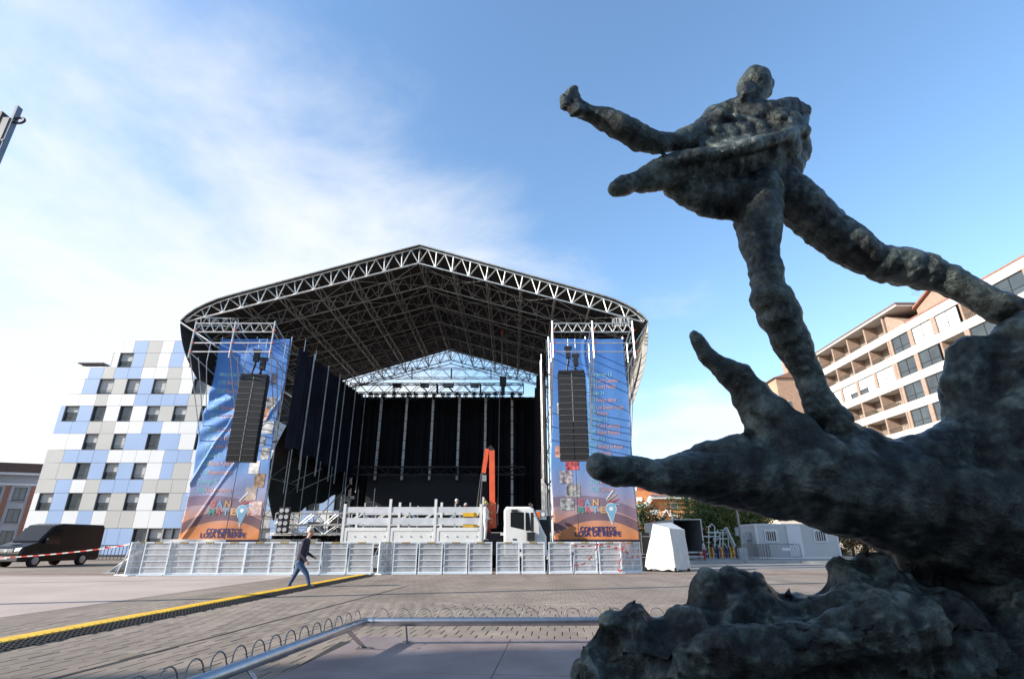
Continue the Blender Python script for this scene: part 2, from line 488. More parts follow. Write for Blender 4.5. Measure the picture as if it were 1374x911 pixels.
# ------------------------------------------------------------------ plinth of the statue
pl = thing('statue_plinth', 'low plinth of large purplish stone slabs under the bronze statue', 'plinth', (1.5, 5, 0))
STONE = mat('purple_granite', (.20, .158, .155), .5, 0, .1, 1.6, .06, 50, col2=(.275, .228, .22), detail=10)
MB().box(-2.28, 9, .6, 8.05, -.02, .03).build('core', BED, pl)
sb = None
for i in range(6):
    for j in range(4):
        u0, u1 = -2.74 + i * 2.06, -2.74 + (i + 1) * 2.06 - .008
        v1_, v0_ = 8.15 - j * 2.15 , 8.15 - (j + 1) * 2.15 + .008
        m = MB(); z = .05 + random.uniform(-.0015, .0015)
        a = [uv2(u0, v0_), uv2(u1, v0_), uv2(u1, v1_), uv2(u0, v1_)]
        e = .004
        b_ = [uv2(u0 + e, v0_ + e), uv2(u1 - e, v0_ + e), uv2(u1 - e, v1_ - e), uv2(u0 + e, v1_ - e)]
        vs = [(p.x, p.y, -.01) for p in a] + [(p.x, p.y, z - e) for p in a] + [(p.x, p.y, z) for p in b_]
        fs = [(8, 9, 10, 11)] + [(q, (q + 1) % 4, 4 + (q + 1) % 4, 4 + q) for q in range(4)] + [(4 + q, 4 + (q + 1) % 4, 8 + (q + 1) % 4, 8 + q) for q in range(4)]
        m.add(vs, fs).build('slab', STONE, pl)

# ------------------------------------------------------------------ rail with hoops round the plinth
rl = thing('plinth_rail', 'low stainless steel rail with wire hoops around the statue plinth', 'railing', (-1.87, 7.66, 0))
ZR, RR = .31, .050
K0, K1, KL = Vector((-1.89, 7.66, ZR)), Vector((8.5, 7.86, ZR)), Vector((-2.55, 2.2, ZR))
m = MB(); m.path([K1, K0 + Vector((.06, .004, 0)), K0, K0 + (KL - K0).normalized() * .06, KL], RR, 16)
m.build('rail_tube', STAIN, rl, smooth=True)
MB().tube(K0 + Vector((.10, .004, 0)), K0 + Vector((.13, .004, 0)), RR + .004, n=16).build('weld_collar', STAIN, rl)
MB().tube(K0 + (KL - K0).normalized() * .10, K0 + (KL - K0).normalized() * .13, RR + .004, n=16).build('weld_collar', STAIN, rl)
for (a, b_, out) in ((K0, K1, Vector((0, 1, 0))), (K0, KL, Vector((-1, .1, 0)))):
    d = (b_ - a).normalized(); L = (b_ - a).length
    pitch = .275; n_ = int(min(L, 6.4 if a is K0 and b_ is K1 else L) / pitch)
    hp = None
    for i in range(n_):
        c = a + d * (.06 + pitch * (i + .5)) + out * .02 + Vector((0, 0, RR - .012))
        if hp is None:
            h = MB(); pts = [c + d * (-.128), c + d * (-.112) + Vector((0, 0, .012))]
            for k in range(9):
                t = PI * (k / 8); pts.append(c + d * (-.098 * math.cos(t)) + Vector((0, 0, .02 + .095 * math.sin(t))) + out * .012 * math.sin(t))
            pts += [c + d * .112 + Vector((0, 0, .012)), c + d * .128]
            h.path(pts, .006, 6)
            hp = h.build('hoop', mat('dull_wire', (.22, .225, .23), .5, .6, .2, 8), rl, smooth=True); c0 = c
        else:
            o = link_copy(hp, rl, c - c0); o.rotation_euler = (0, 0, 0)
def plate_leg(top, foot, w, dirv):
    m = MB(); d = Vector(dirv).normalized() * w / 2; t = Vector((0, 0, 1)).cross(Vector(dirv)).normalized() * .006
    top, foot = Vector(top), Vector(foot)
    m.add([foot - d - t, foot + d - t, foot + d + t, foot - d + t, top - d - t, top + d - t, top + d + t, top - d + t],
          [(3, 2, 1, 0), (4, 5, 6, 7), (0, 1, 5, 4), (1, 2, 6, 5), (2, 3, 7, 6), (3, 0, 4, 7)])
    m.box(foot.x - .09, foot.x + .09, foot.y - .05, foot.y + .05, .05, .062)
    return m.build('leg', STAIN, rl)
plate_leg((-1.96, 7.2, ZR - .04), (-1.80, 7.42, .055), .07, (1, .1, 0))
plate_leg((-2.18, 5.1, ZR - .04), (-1.98, 5.1, .055), .07, (0, 1, 0))
plate_leg((-2.40, 3.2, ZR - .04), (-2.22, 3.2, .055), .07, (0, 1, 0))
for x in (-1.36, 2.2, 5.2):
    MB().tube((x, 7.69, ZR - .03), (x, 7.86, .055), .013, n=8).disc((x, 7.86, .056), 'z', .06, .012, 14).build('post', STAIN, rl)

# ------------------------------------------------------------------ cable ramp across the square
YEL = mat('yellow_plastic', (.68, .43, .03), .5, 0, .12, 5, .1, 60)
A, Bp = Vector((-6.78, 3.5, 0)), Vector((-5.98, 23.9, 0))
ang = math.atan2(-(Bp.x - A.x), Bp.y - A.y)
cr = thing('cable_ramp', 'long yellow and black cable ramp laid across the paved square', 'cable ramp', A, ang)
nseg = 22; Ls = (Bp - A).length / nseg
bs = ld = None
for i in range(nseg):
    y0, y1 = 0, Ls - .012
    jx, jr = random.uniform(-.012, .012), random.uniform(-.006, .006)
    if bs is None:
        m = MB(); m.prism([(-.48, .0), (.38, .0), (.06, .052), (-.27, .052)], 'y', y0, y1)
        for k in range(9):
            yy = y0 + (k + .5) * (y1 - y0) / 9
            for j in range(4):
                x = .10 + j * .066; z = .052 * (.38 - x) / .32
                m.obox((x, yy, z + .004), (.045, .06, .012))
        m.box(.37, .41, y0 + .1, y0 + .2, 0, .012).box(.37, .41, y1 - .2, y1 - .1, 0, .012)
        bs = m.build('ramp_base', RUBB, cr, W=False)
        m = MB(); m.box(-.262, .052, y0 + .006, y1 - .006, .045, .066)
        for k in range(7):
            yy = y0 + (k + .5) * (y1 - y0) / 7
            m.obox((-.105, yy, .068), (.24, .05, .006))
        ld = m.build('lid', YEL, cr, W=False)
    else:
        b2 = link_copy(bs, cr, (jx, i * Ls, 0)); b2.rotation_euler = (0, 0, jr)
        l2 = link_copy(ld, cr, (jx, i * Ls, 0)); l2.rotation_euler = (0, 0, jr)

# ------------------------------------------------------------------ bronze statue: rough striding figure on a wave-like mass above rocks
def bronze():
    m = bpy.data.materials.new('dark_patinated_bronze'); m.use_nodes = True
    n, l = m.node_tree.nodes, m.node_tree.links
    b = n['Principled BSDF']
    t = n.new('ShaderNodeTexCoord')
    def nzn(s, d=6, r=.6, mp=None):
        q = n.new('ShaderNodeTexNoise'); q.inputs['Scale'].default_value = s; q.inputs['Detail'].default_value = d; q.inputs['Roughness'].default_value = r
        l.new(mp or t.outputs['Object'], q.inputs['Vector']); return q.outputs[0]
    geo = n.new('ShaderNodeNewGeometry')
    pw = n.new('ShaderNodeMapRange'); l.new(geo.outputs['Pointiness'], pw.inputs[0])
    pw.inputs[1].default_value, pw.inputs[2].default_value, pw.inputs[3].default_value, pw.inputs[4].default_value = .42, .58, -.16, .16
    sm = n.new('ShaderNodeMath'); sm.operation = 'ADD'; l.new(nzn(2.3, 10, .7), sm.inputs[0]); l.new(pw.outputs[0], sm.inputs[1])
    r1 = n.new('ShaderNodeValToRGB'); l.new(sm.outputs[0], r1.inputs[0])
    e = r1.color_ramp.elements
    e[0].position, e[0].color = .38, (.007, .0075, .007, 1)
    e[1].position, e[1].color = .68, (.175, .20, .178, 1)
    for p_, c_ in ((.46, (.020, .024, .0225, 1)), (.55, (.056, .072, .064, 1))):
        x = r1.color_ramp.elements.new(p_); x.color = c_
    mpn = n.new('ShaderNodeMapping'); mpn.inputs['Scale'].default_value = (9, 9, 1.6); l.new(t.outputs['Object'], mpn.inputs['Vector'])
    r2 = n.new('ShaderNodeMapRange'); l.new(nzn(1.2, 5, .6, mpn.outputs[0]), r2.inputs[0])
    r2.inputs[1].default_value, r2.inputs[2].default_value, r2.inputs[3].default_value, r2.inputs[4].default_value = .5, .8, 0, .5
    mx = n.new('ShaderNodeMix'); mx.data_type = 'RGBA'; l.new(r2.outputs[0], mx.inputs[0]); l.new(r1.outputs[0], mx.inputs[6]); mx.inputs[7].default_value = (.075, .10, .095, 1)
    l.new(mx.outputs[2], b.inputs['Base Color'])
    b.inputs['Metallic'].default_value = .45
    rr = n.new('ShaderNodeMapRange'); l.new(nzn(6, 5), rr.inputs[0]); rr.inputs[3].default_value, rr.inputs[4].default_value = .26, .52
    l.new(rr.outputs[0], b.inputs['Roughness'])
    ad = n.new('ShaderNodeMath'); ad.operation = 'MULTIPLY_ADD'; l.new(nzn(9, 8, .68), ad.inputs[0]); ad.inputs[1].default_value = 1.0
    v = n.new('ShaderNodeTexVoronoi'); v.inputs['Scale'].default_value = 7; l.new(t.outputs['Object'], v.inputs['Vector'])
    hm = n.new('ShaderNodeMath'); hm.operation = 'MULTIPLY'; hm.inputs[1].default_value = .35; l.new(v.outputs['Distance'], hm.inputs[0]); l.new(hm.outputs[0], ad.inputs[2])
    mp3 = n.new('ShaderNodeMapping'); mp3.inputs['Scale'].default_value = (4, 9, 9); mp3.inputs['Rotation'].default_value = (.5, .9, .7); l.new(t.outputs['Object'], mp3.inputs['Vector'])
    a2 = n.new('ShaderNodeMath'); a2.operation = 'MULTIPLY_ADD'; l.new(nzn(1.0, 4, .6, mp3.outputs[0]), a2.inputs[0]); a2.inputs[1].default_value = .35; l.new(ad.outputs[0], a2.inputs[2])
    bp = n.new('ShaderNodeBump'); bp.inputs['Strength'].default_value = .8; bp.inputs['Distance'].default_value = .06
    l.new(a2.outputs[0], bp.inputs['Height']); l.new(bp.outputs[0], b.inputs['Normal'])
    return m
BRZ = bronze()
SY = 4.8
def sp(x, y, r, dy=0.0):
    p = aY(x, y, SY + dy); f = (p - C0).dot(Vector((0, math.cos(TH), math.sin(TH))))
    return p, r * f / FPX
def chain(L, k=1.0):
    out = []
    pr = [sp(q[0], q[1], q[2] * k, *q[3:]) for q in L]
    if len(pr) == 1: pr = pr * 2
    for a, b_ in zip(pr, pr[1:]): out.append((a[0], a[1], b_[0], b_[1], 0))
    return out
stt = thing('bronze_statue', 'dark rough bronze statue of a striding figure with outstretched arm above rocks', 'statue', (3.0, SY, .05))
fig = []
fig += chain([(1015, 108, 20), (1012, 117, 22), (1010, 128, 18)]) + chain([(945, 200, 16, -.2), (965, 195, 22, -.1), (990, 190, 28, -.05)]) + chain([(1002, 120, 13, -.12), (999, 125, 8, -.2)]) + chain([(1024, 112, 15, .05), (1022, 122, 14, .05)])
fig += chain([(1012, 138, 14), (1012, 152, 20)])
fig += chain([(948, 168, 14), (962, 156, 17), (985, 152, 21), (1012, 160, 25), (1040, 154, 21), (1062, 146, 17, .05), (1078, 150, 12, .1)])
fig += chain([(958, 166, 20, -.05), (930, 184, 18, -.2), (904, 191, 14, -.3), (882, 192, 16, -.4), (858, 184, 18, -.45), (832, 170, 18, -.5), (808, 158, 15, -.5), (787, 151, 13, -.52), (772, 143, 16, -.52), (766, 131, 13, -.52)])
fig += chain([(764, 128, 9, -.6), (770, 120, 7, -.6)]) + chain([(758, 142, 10, -.6), (756, 132, 8, -.6)]) + chain([(775, 148, 12, -.6), (768, 152, 8, -.6)])
fig += chain([(985, 172, 30, .1), (1015, 175, 34, .1), (1045, 175, 30, .1)])
# the flaring coat: a rim that stands forward and the cloth under it
fig += chain([(1080, 158, 9, .0), (1072, 172, 11, -.15), (1050, 183, 11, -.30), (1015, 192, 11, -.38), (975, 202, 11, -.40), (940, 208, 12, -.40), (908, 213, 12, -.38), (880, 224, 13, -.36), (855, 240, 13, -.36), (838, 248, 15, -.36), (826, 253, 12, -.36)])
fig += chain([(1072, 178, 14, .05), (1066, 205, 22, .1), (1050, 228, 28, .1), (1020, 240, 34, .1)])
fig += chain([(1040, 200, 34, .0), (1000, 212, 34, -.05), (960, 220, 30, -.15), (920, 228, 24, -.2), (888, 238, 18, -.26), (860, 248, 13, -.3)])
fig += chain([(905, 250, 20, -.1), (935, 258, 26, -.05), (968, 262, 28, .0), (1005, 262, 32, .05)])
fig += chain([(945, 282, 10, .0), (958, 288, 7, .0)]) + chain([(968, 284, 12, .05), (984, 286, 10, .05)])
fig += chain([(1018, 262, 34), (1018, 295, 33, -.06), (1020, 325, 29, -.1), (1026, 352, 25, -.14), (1031, 378, 24, -.16), (1036, 400, 29, -.14), (1046, 425, 30, -.1), (1058, 452, 29, -.06), (1072, 478, 24, -.04), (1085, 502, 20), (1094, 528, 20), (1104, 552, 25), (1120, 566, 26)])
fig += chain([(1048, 250, 30, .1), (1078, 278, 33, .15), (1106, 304, 32, .2), (1134, 326, 31, .2), (1162, 342, 27, .2), (1188, 354, 27, .2), (1212, 358, 29, .2), (1240, 364, 28, .2), (1268, 374, 24, .18), (1296, 388, 22, .15), (1322, 402, 22, .1), (1345, 412, 25, .05), (1375, 420, 25), (1405, 430, 22)])
rs_ = random.Random(11)
for k_ in range(34):
    x_ = rs_.uniform(945, 1076); y_ = rs_.uniform(150, 176) + max(0, (1000 - x_)) * .12
    fig += chain([(x_, y_, rs_.uniform(8, 13), rs_.uniform(-.22, -.05))])
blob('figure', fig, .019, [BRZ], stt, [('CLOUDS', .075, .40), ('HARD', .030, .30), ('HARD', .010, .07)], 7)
mass = []
mass += chain([(932, 449, 10), (937, 459, 15), (948, 475, 18), (968, 492, 21), (992, 508, 27), (1010, 530, 30), (1028, 558, 40), (1055, 595, 52), (1090, 630, 62)])
mass += chain([(806, 626, 21, -.3), (832, 632, 24, -.25), (870, 637, 27, -.2), (915, 638, 33, -.1), (965, 640, 42), (1015, 640, 52), (1070, 640, 62), (1130, 648, 72, .1), (1200, 665, 82, .15), (1270, 690, 95, .2), (1350, 710, 120, .2), (1430, 700, 140, .2)])
mass += chain([(905, 618, 12, .05), (940, 612, 22, .05), (985, 605, 28)])
mass += chain([(1108, 560, 26, .05), (1125, 585, 38, .1), (1160, 620, 50, .15)])
mass += chain([(1000, 655, 35), (1050, 662, 40), (1080, 665, 38)])
mass += chain([(1305, 478, 36, .1), (1300, 520, 36, .1), (1320, 570, 50, .1), (1350, 640, 80, .15)])
mass += chain([(1395, 470, 62, -.1), (1390, 540, 70, -.05), (1380, 620, 90)])
mass += chain([(1240, 625, 50, .1), (1290, 600, 45, .1)])
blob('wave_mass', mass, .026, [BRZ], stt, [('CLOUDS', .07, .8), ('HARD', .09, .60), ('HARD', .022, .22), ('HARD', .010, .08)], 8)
rock = []
rock += chain([(792, 872, 26), (800, 905, 42), (815, 950, 52)]) + chain([(820, 836, 30), (850, 830, 32), (862, 850, 42), (870, 900, 70), (875, 950, 70)])
rock += chain([(885, 846, 30), (915, 855, 48)]) + chain([(955, 800, 34, .1), (985, 793, 32, .1), (1005, 800, 34, .1), (980, 830, 50, .05), (965, 880, 75), (960, 950, 80)])
rock += chain([(1025, 818, 36, .1), (1060, 832, 36, .1), (1090, 820, 30, .1), (1060, 880, 75), (1060, 950, 90)])
rock += chain([(1135, 775, 38, .1), (1172, 768, 40, .1), (1150, 810, 55, .1), (1150, 880, 95), (1150, 960, 100)])
rock += chain([(1210, 800, 40, .1), (1250, 815, 40, .1), (1270, 880, 95), (1280, 960, 110)])
rock += chain([(1400, 780, 50, -.1), (1390, 840, 80, -.1), (1400, 950, 120, -.1)]) + chain([(1320, 860, 60, .1), (1340, 940, 100)])
rock += chain([(1230, 835, 50, -.35), (1150, 850, 40, -.5), (1020, 870, 40, -.45), (920, 890, 35, -.4)])
rock += chain([(1260, 740, 70, .3), (1330, 770, 70, .3)])
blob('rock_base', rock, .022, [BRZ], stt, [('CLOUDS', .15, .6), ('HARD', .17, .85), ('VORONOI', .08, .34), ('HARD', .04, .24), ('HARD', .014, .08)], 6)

# dark drain slot that runs beside the cable ramp
da, db = aZ(83, 907), aZ(545, 786)
dd = (db - da).normalized(); dn = Vector((-dd.y, dd.x, 0)) * .022; da = da - dd * 2
MB().add([(p.x, p.y, .0065) for p in (da - dn, db - dn, db + dn, da + dn)], [(0, 1, 2, 3)]).build('drain_slot', mat('drain_slot_dark', (.05, .045, .04), .9, 0, .3, 6), kind='structure')

# ------------------------------------------------------------------ the stage roof
SX = -5.95                                     # centre line of the stage
YF, YB = 30.0, 49.2
roof = thing('stage_roof', 'large gabled concert stage roof of aluminium trusses under a black skin', 'stage roof', (SX, 38, 0))
def prof(t):                                   # half profile of the upper chord, t 0 ridge .. 1 eave
    pts = [(0, 19.05), (11.6, 15.45), (12.7, 15.0), (13.5, 14.5), (14.05, 13.95)]
    L = [0]
    for a, b in zip(pts, pts[1:]): L.append(L[-1] + math.dist(a, b))
    s = t * L[-1]
    for i in range(len(pts) - 1):
        if s <= L[i + 1] + 1e-9:
            k = (s - L[i]) / (L[i + 1] - L[i]); return (pts[i][0] + (pts[i + 1][0] - pts[i][0]) * k, pts[i][1] + (pts[i + 1][1] - pts[i][1]) * k)
    return pts[-1]
NB = 13
def chord(sgn, y, low):
    out = []
    for i in range(NB + 1):
        x, z = prof(i / NB)
        if low:
            x2 = 13.95 * i / NB; z2 = 17.9 - (17.9 - 13.85) * x2 / 13.95
            x, z = x2, z2
        out.append(Vector((SX + sgn * x, y, z)))
    return out
ys = [YF + k * 3.2 for k in range(7)]
for k, y in enumerate(ys):
    for sgn in (-1, 1):
        m = MB()
        front = k == 0
        m.lattice(chord(sgn, y, False), chord(sgn, y, True), .055 if front else .05, .036 if front else .032)
        m.build('rafter_truss', ALU if front else ALUD, roof)
for sgn in (-1, 1):                            # purlin trusses running back from the front frame
    for i in (2, 4, 6, 8, 10, 12):
        xt, zt = prof(i / NB); xb = 13.95 * i / NB; zb = 17.9 - 4.05 * xb / 13.95
        A = [Vector((SX + sgn * xt, YF + .1 + (YB - YF - .2) * j / 12, zt - .06)) for j in range(13)]
        Bq = [Vector((SX + sgn * xb, YF + .1 + (YB - YF - .2) * j / 12, zb + .05)) for j in range(13)]
        MB().lattice(A, Bq, .04, .024, vert=False).build('purlin_truss', ALUD, roof)
    m = MB()
    for i in range(1, NB):                     # wind bracing under the skin
        xt, zt = prof(i / NB)
        m.tube((SX + sgn * xt, YF + .1, zt + .03), (SX + sgn * xt, YB - .1, zt + .03), .022, n=4)
    for k in range(6):
        a = chord(sgn, ys[k], True); b = chord(sgn, ys[k + 1], True)
        for i in (0, 4, 8):
            m.tube(a[i], b[i + 4], .018, n=4); m.tube(b[i], a[i + 4], .018, n=4)
    m.build('bracing', ALUD, roof)
A = [Vector((SX, YF + .1 + (YB - YF - .2) * j / 12, 18.95)) for j in range(13)]
Bq = [Vector((SX, YF + .1 + (YB - YF - .2) * j / 12, 17.95)) for j in range(13)]
MB().lattice(A, Bq, .045, .026).build('ridge_truss', ALUD, roof)
SKIN = mat('black_roof_skin', (.035, .034, .034), .8, 0, .2, .6, spec=.25)
FLAP = mat('sunlit_side_skin', (.30, .29, .27), .7, 0, .10, .8, .2, 3)  # sun on the right flap, painted in as a paler skin
def shell(mb, pts, y0, y1, th):
    n = len(pts)
    for i in range(n - 1):
        (x0, z0), (x1, z1) = pts[i], pts[i + 1]
        nx, nz = -(z1 - z0), (x1 - x0); d = math.hypot(nx, nz); nx, nz = nx / d * th, nz / d * th
        if nz < 0: nx, nz = -nx, -nz
        mb.add([(x0, y0, z0), (x1, y0, z1), (x1, y1, z1), (x0, y1, z0), (x0 + nx, y0, z0 + nz), (x1 + nx, y0, z1 + nz), (x1 + nx, y1, z1 + nz), (x0 + nx, y1, z0 + nz)],
               [(0, 1, 2, 3), (7, 6, 5, 4), (0, 4, 5, 1), (3, 2, 6, 7), (0, 3, 7, 4), (1, 5, 6, 2)])
for sgn in (-1, 1):
    P_ = [(SX + sgn * x, z + .07) for x, z in [(0, 19.05), (11.6, 15.45), (12.3, 15.2), (12.9, 14.9), (13.5, 14.52), (13.95, 14.1), (14.2, 13.75)]]
    m = MB(); shell(m, P_, YF - .12, YB + .2, .05)
    m.build('skin', SKIN, roof)
    m = MB(); e = SX + sgn * 14.22; b_ = SX + sgn * (12.95 if sgn > 0 else 12.45)
    zb0 = 8.9 if sgn > 0 else 10.2
    def fl(u, v, e=e, b_=b_, zb0=zb0, sgn=sgn):
        x = e + (b_ - e) * v + sgn * .25 * math.sin(v * PI) ; z = 13.72 + (zb0 - 13.72) * v
        return (x + .05 * math.sin(u * 60) * v, YF - .12 + (YB - YF + .3) * u, z)
    m.grid(fl, 60, 8)
    fl_o = m.build('side_flap', FLAP if sgn > 0 else SKIN, roof, smooth=True)  # left flap takes the dark skin, its shade put into the colour
    sd = fl_o.modifiers.new('thick', 'SOLIDIFY'); sd.thickness = .02
    MB().path([(e, YF - .14, 13.7), (e, YB + .1, 13.7)], .05, 8).build('eave_pipe', ALU, roof)
# white edge of the skin along the front
for sgn in (-1, 1):
    P_ = [(SX + sgn * x, YF - .15, z + .12) for x, z in [(0, 19.05), (11.6, 15.45), (12.3, 15.2), (12.9, 14.9), (13.5, 14.52), (13.95, 14.1), (14.2, 13.75)]]
    MB().path(P_, .045, 6).build('edge_rope', ALU, roof)
# back gable seen against the sky
for sgn in (-1, 1):
    m = MB()
    A = [Vector((SX + sgn * 13.9 * i / 12, YB + .3, 18.95 - 4.3 * i / 12)) for i in range(13)]
    Bq = [Vector((SX + sgn * 13.9 * i / 12, YB + .3, 17.6 - 3.6 * i / 12)) for i in range(13)]
    m.lattice(A, Bq, .045, .03, vert=False); m.build('gable_truss', ALU, roof)

# ------------------------------------------------------------------ scaffold towers with cantilevered loudspeaker frames
REDC = mat('red_coupler', (.5, .05, .03), .5, 0, .1, 5)
def tower(x0, x1, side, sgn, f0, f1):
    t = thing('scaffold_tower', f'tall scaffold tower behind the blue concert banner on the {side} of the stage', 'scaffold tower', ((x0 + x1) / 2, 32, 0), group='stage side towers')
    xm = (x0 + x1) / 2
    for x in (x0, xm, x1):
        for y in (31.1, 33.2, 35.3):
            MB().tube((x, y, 0), (x, y, 13.9 if y > 31.2 else 13.3), .035, n=6).build('standard', ALU, t)
    m = MB()
    for k in range(7):
        z = .6 + k * 2.05
        for y in (31.1, 33.2, 35.3): m.tube((x0, y, z), (x1, y, z), .026, n=5)
        for x in (x0, xm, x1): m.tube((x, 31.1, z), (x, 35.3, z), .026, n=5)
        if k < 6:
            for y in (33.2, 35.3):
                m.tube((x0, y, z), (xm, y, z + 2.05), .02, n=4); m.tube((x1, y, z), (xm, y, z + 2.05), .02, n=4)
            for x in (x0, x1): m.tube((x, 31.1, z), (x, 35.3, z + 2.05), .02, n=4)
    m.build('ledgers', ALUD, t)
    # the cantilever frame
    YP = 26.8
    b0, b1, bm = x0, x1, xm
    x0, x1 = f0, f1; xm = (x0 + x1) / 2
    m = MB()
    n = 8
    A = [Vector((x0 + (x1 - x0) * i / n, YP, 12.42)) for i in range(n + 1)]; Bq = [Vector((p.x, YP, 11.92)) for p in A]
    m.lattice(A, Bq, .042, .028, vert=False)
    for z in (11.28, 10.78): m.tube((x0, YP, z), (x1, YP, z), .036, n=6)
    m.build('front_truss', ALU, t)
    for x, xb in ((x0, b0), (xm, bm), (x1, b1)):
        MB().tube((x, YP, 10.45), (x, YP, 12.55), .045, n=6).build('post', ALU, t)
        m = MB()
        for k in range(4):
            y = YP + .85 * k
            if k == 2: m.tube((x, y, 11.92), (x, y, 10.78), .022, n=5)
            if k: m.tube((x, y - .85, 10.75), (xb, 31.05, 10.75 - (31.05 - y + .85) * .95), .026, n=5)
        m.tube((x, YP, 12.42), (xb, 31.1, 12.42), .032, n=5).tube((x, YP, 11.92), (xb, 31.1, 11.92), .032, n=5).tube((x, YP, 10.78), (xb, 31.1, 10.78), .032, n=5)
        m.build('knee_brace', ALU, t)
    m = MB()
    for x in (x0, xm, x1):
        for z in (11.28, 10.78, 12.0): m.obox((x + .06, YP - .03, z), (.09, .09, .09))
        for z in (2.65, 4.7, 6.75, 8.8, 10.85): m.obox((x + (b0 - f0), 31.04, z), (.10, .10, .10))
    m.build('coupler', REDC, t)
    # light truss mast from the frame up to the eave
    ex = x0 + .35 if sgn < 0 else x1 - .35
    m = MB(); m.boxtruss((ex, YP + .2, 12.6), (ex + sgn * .2, YP + 3.4, 13.9), .45, .45, 6, .03, .018); m.build('link_truss', ALU, t)
    return t
LX0, LX1, RX0, RX1 = -18.1, -13.75, 2.28, 6.92
tower(LX0, LX1, 'left', -1, -17.2, -12.9)
tower(RX0, RX1, 'right', 1, 2.2, 6.55)

# ------------------------------------------------------------------ printed banners
def banner_mat(name, cx):
    m = bpy.data.materials.new(name); m.use_nodes = True
    n, l = m.node_tree.nodes, m.node_tree.links
    b = n['Principled BSDF']; b.inputs['Roughness'].default_value = .6; b.inputs['Specular IOR Level'].default_value = .22
    t = n.new('ShaderNodeTexCoord'); s = n.new('ShaderNodeSeparateXYZ'); l.new(t.outputs['Object'], s.inputs[0])
    def mth(op, a, c=None):
        q = n.new('ShaderNodeMath'); q.operation = op
        for i, z in enumerate((a, c)):
            if z is None: continue
            if isinstance(z, (int, float)): q.inputs[i].default_value = z
            else: l.new(z, q.inputs[i])
        return q.outputs[0]
    nz = n.new('ShaderNodeTexNoise'); nz.inputs['Scale'].default_value = .5; l.new(t.outputs['Object'], nz.inputs['Vector'])
    zz = mth('ADD', mth('DIVIDE', s.outputs[2], 11.4), mth('MULTIPLY', mth('SUBTRACT', nz.outputs[0], .5), .06))
    r = n.new('ShaderNodeValToRGB'); l.new(zz, r.inputs[0])
    e = r.color_ramp.elements
    e[0].position, e[0].color = .0, (.66, .24, .08, 1)
    e[1].position, e[1].color = 1.0, (.06, .17, .46, 1)
    for p_, c_ in ((.07, (.58, .25, .13, 1)), (.13, (.42, .27, .27, 1)), (.22, (.27, .29, .44, 1)), (.36, (.14, .28, .56, 1)), (.7, (.09, .23, .54, 1))):
        x = r.color_ramp.elements.new(p_); x.color = c_
    # two dark painted arcs over the orange ground
    cur = r.outputs[0]
    for (ox, oz, R0, R1, col) in ((.15, -3.05, 4.15, 4.62, (.10, .08, .12, 1)), (-1.0, -5.2, 7.1, 7.62, (.20, .14, .20, 1))):
        d = mth('SQRT', mth('ADD', mth('POWER', mth('ADD', s.outputs[0], -ox), 2), mth('POWER', mth('ADD', s.outputs[2], -oz), 2)))
        inside = mth('MULTIPLY', mth('GREATER_THAN', d, R0), mth('LESS_THAN', d, R1))
        mx = n.new('ShaderNodeMix'); mx.data_type = 'RGBA'; l.new(mth('MULTIPLY', inside, .8), mx.inputs[0]); l.new(cur, mx.inputs[6]); mx.inputs[7].default_value = col
        cur = mx.outputs[2]
    st = mth('LESS_THAN', s.outputs[2], .12)
    mx = n.new('ShaderNodeMix'); mx.data_type = 'RGBA'; l.new(st, mx.inputs[0]); l.new(cur, mx.inputs[6]); mx.inputs[7].default_value = (.05, .04, .07, 1)
    l.new(mx.outputs[2], b.inputs['Base Color'])
    n2 = n.new('ShaderNodeTexNoise'); n2.inputs['Scale'].default_value = 3.5; n2.inputs['Detail'].default_value = 6; l.new(t.outputs['Object'], n2.inputs['Vector'])
    bp = n.new('ShaderNodeBump'); bp.inputs['Strength'].default_value = .25; bp.inputs['Distance'].default_value = .04; l.new(n2.outputs[0], bp.inputs['Height']); l.new(bp.outputs[0], b.inputs['Normal'])
    return m
def prt(name, c): return mat(name, c, .5, 0, .05, 5)
TEAL, ORNG = prt('print_teal', (.22, .48, .56)), prt('print_orange', (.52, .32, .32))
PRED, PCYA, PGRN, PYEL, PNAV, PWHI = prt('print_red', (.48, .12, .14)), prt('print_cyan', (.20, .40, .56)), prt('print_green', (.06, .26, .22)), prt('print_yellow', (.58, .36, .16)), prt('print_navy', (.03, .035, .14)), prt('print_white', (.75, .75, .73))
def photo_mat(i, c1, c2):
    return mat(f'printed_portrait_{i}', c1, .5, 0, 0, 4.5, col2=c2, detail=7)
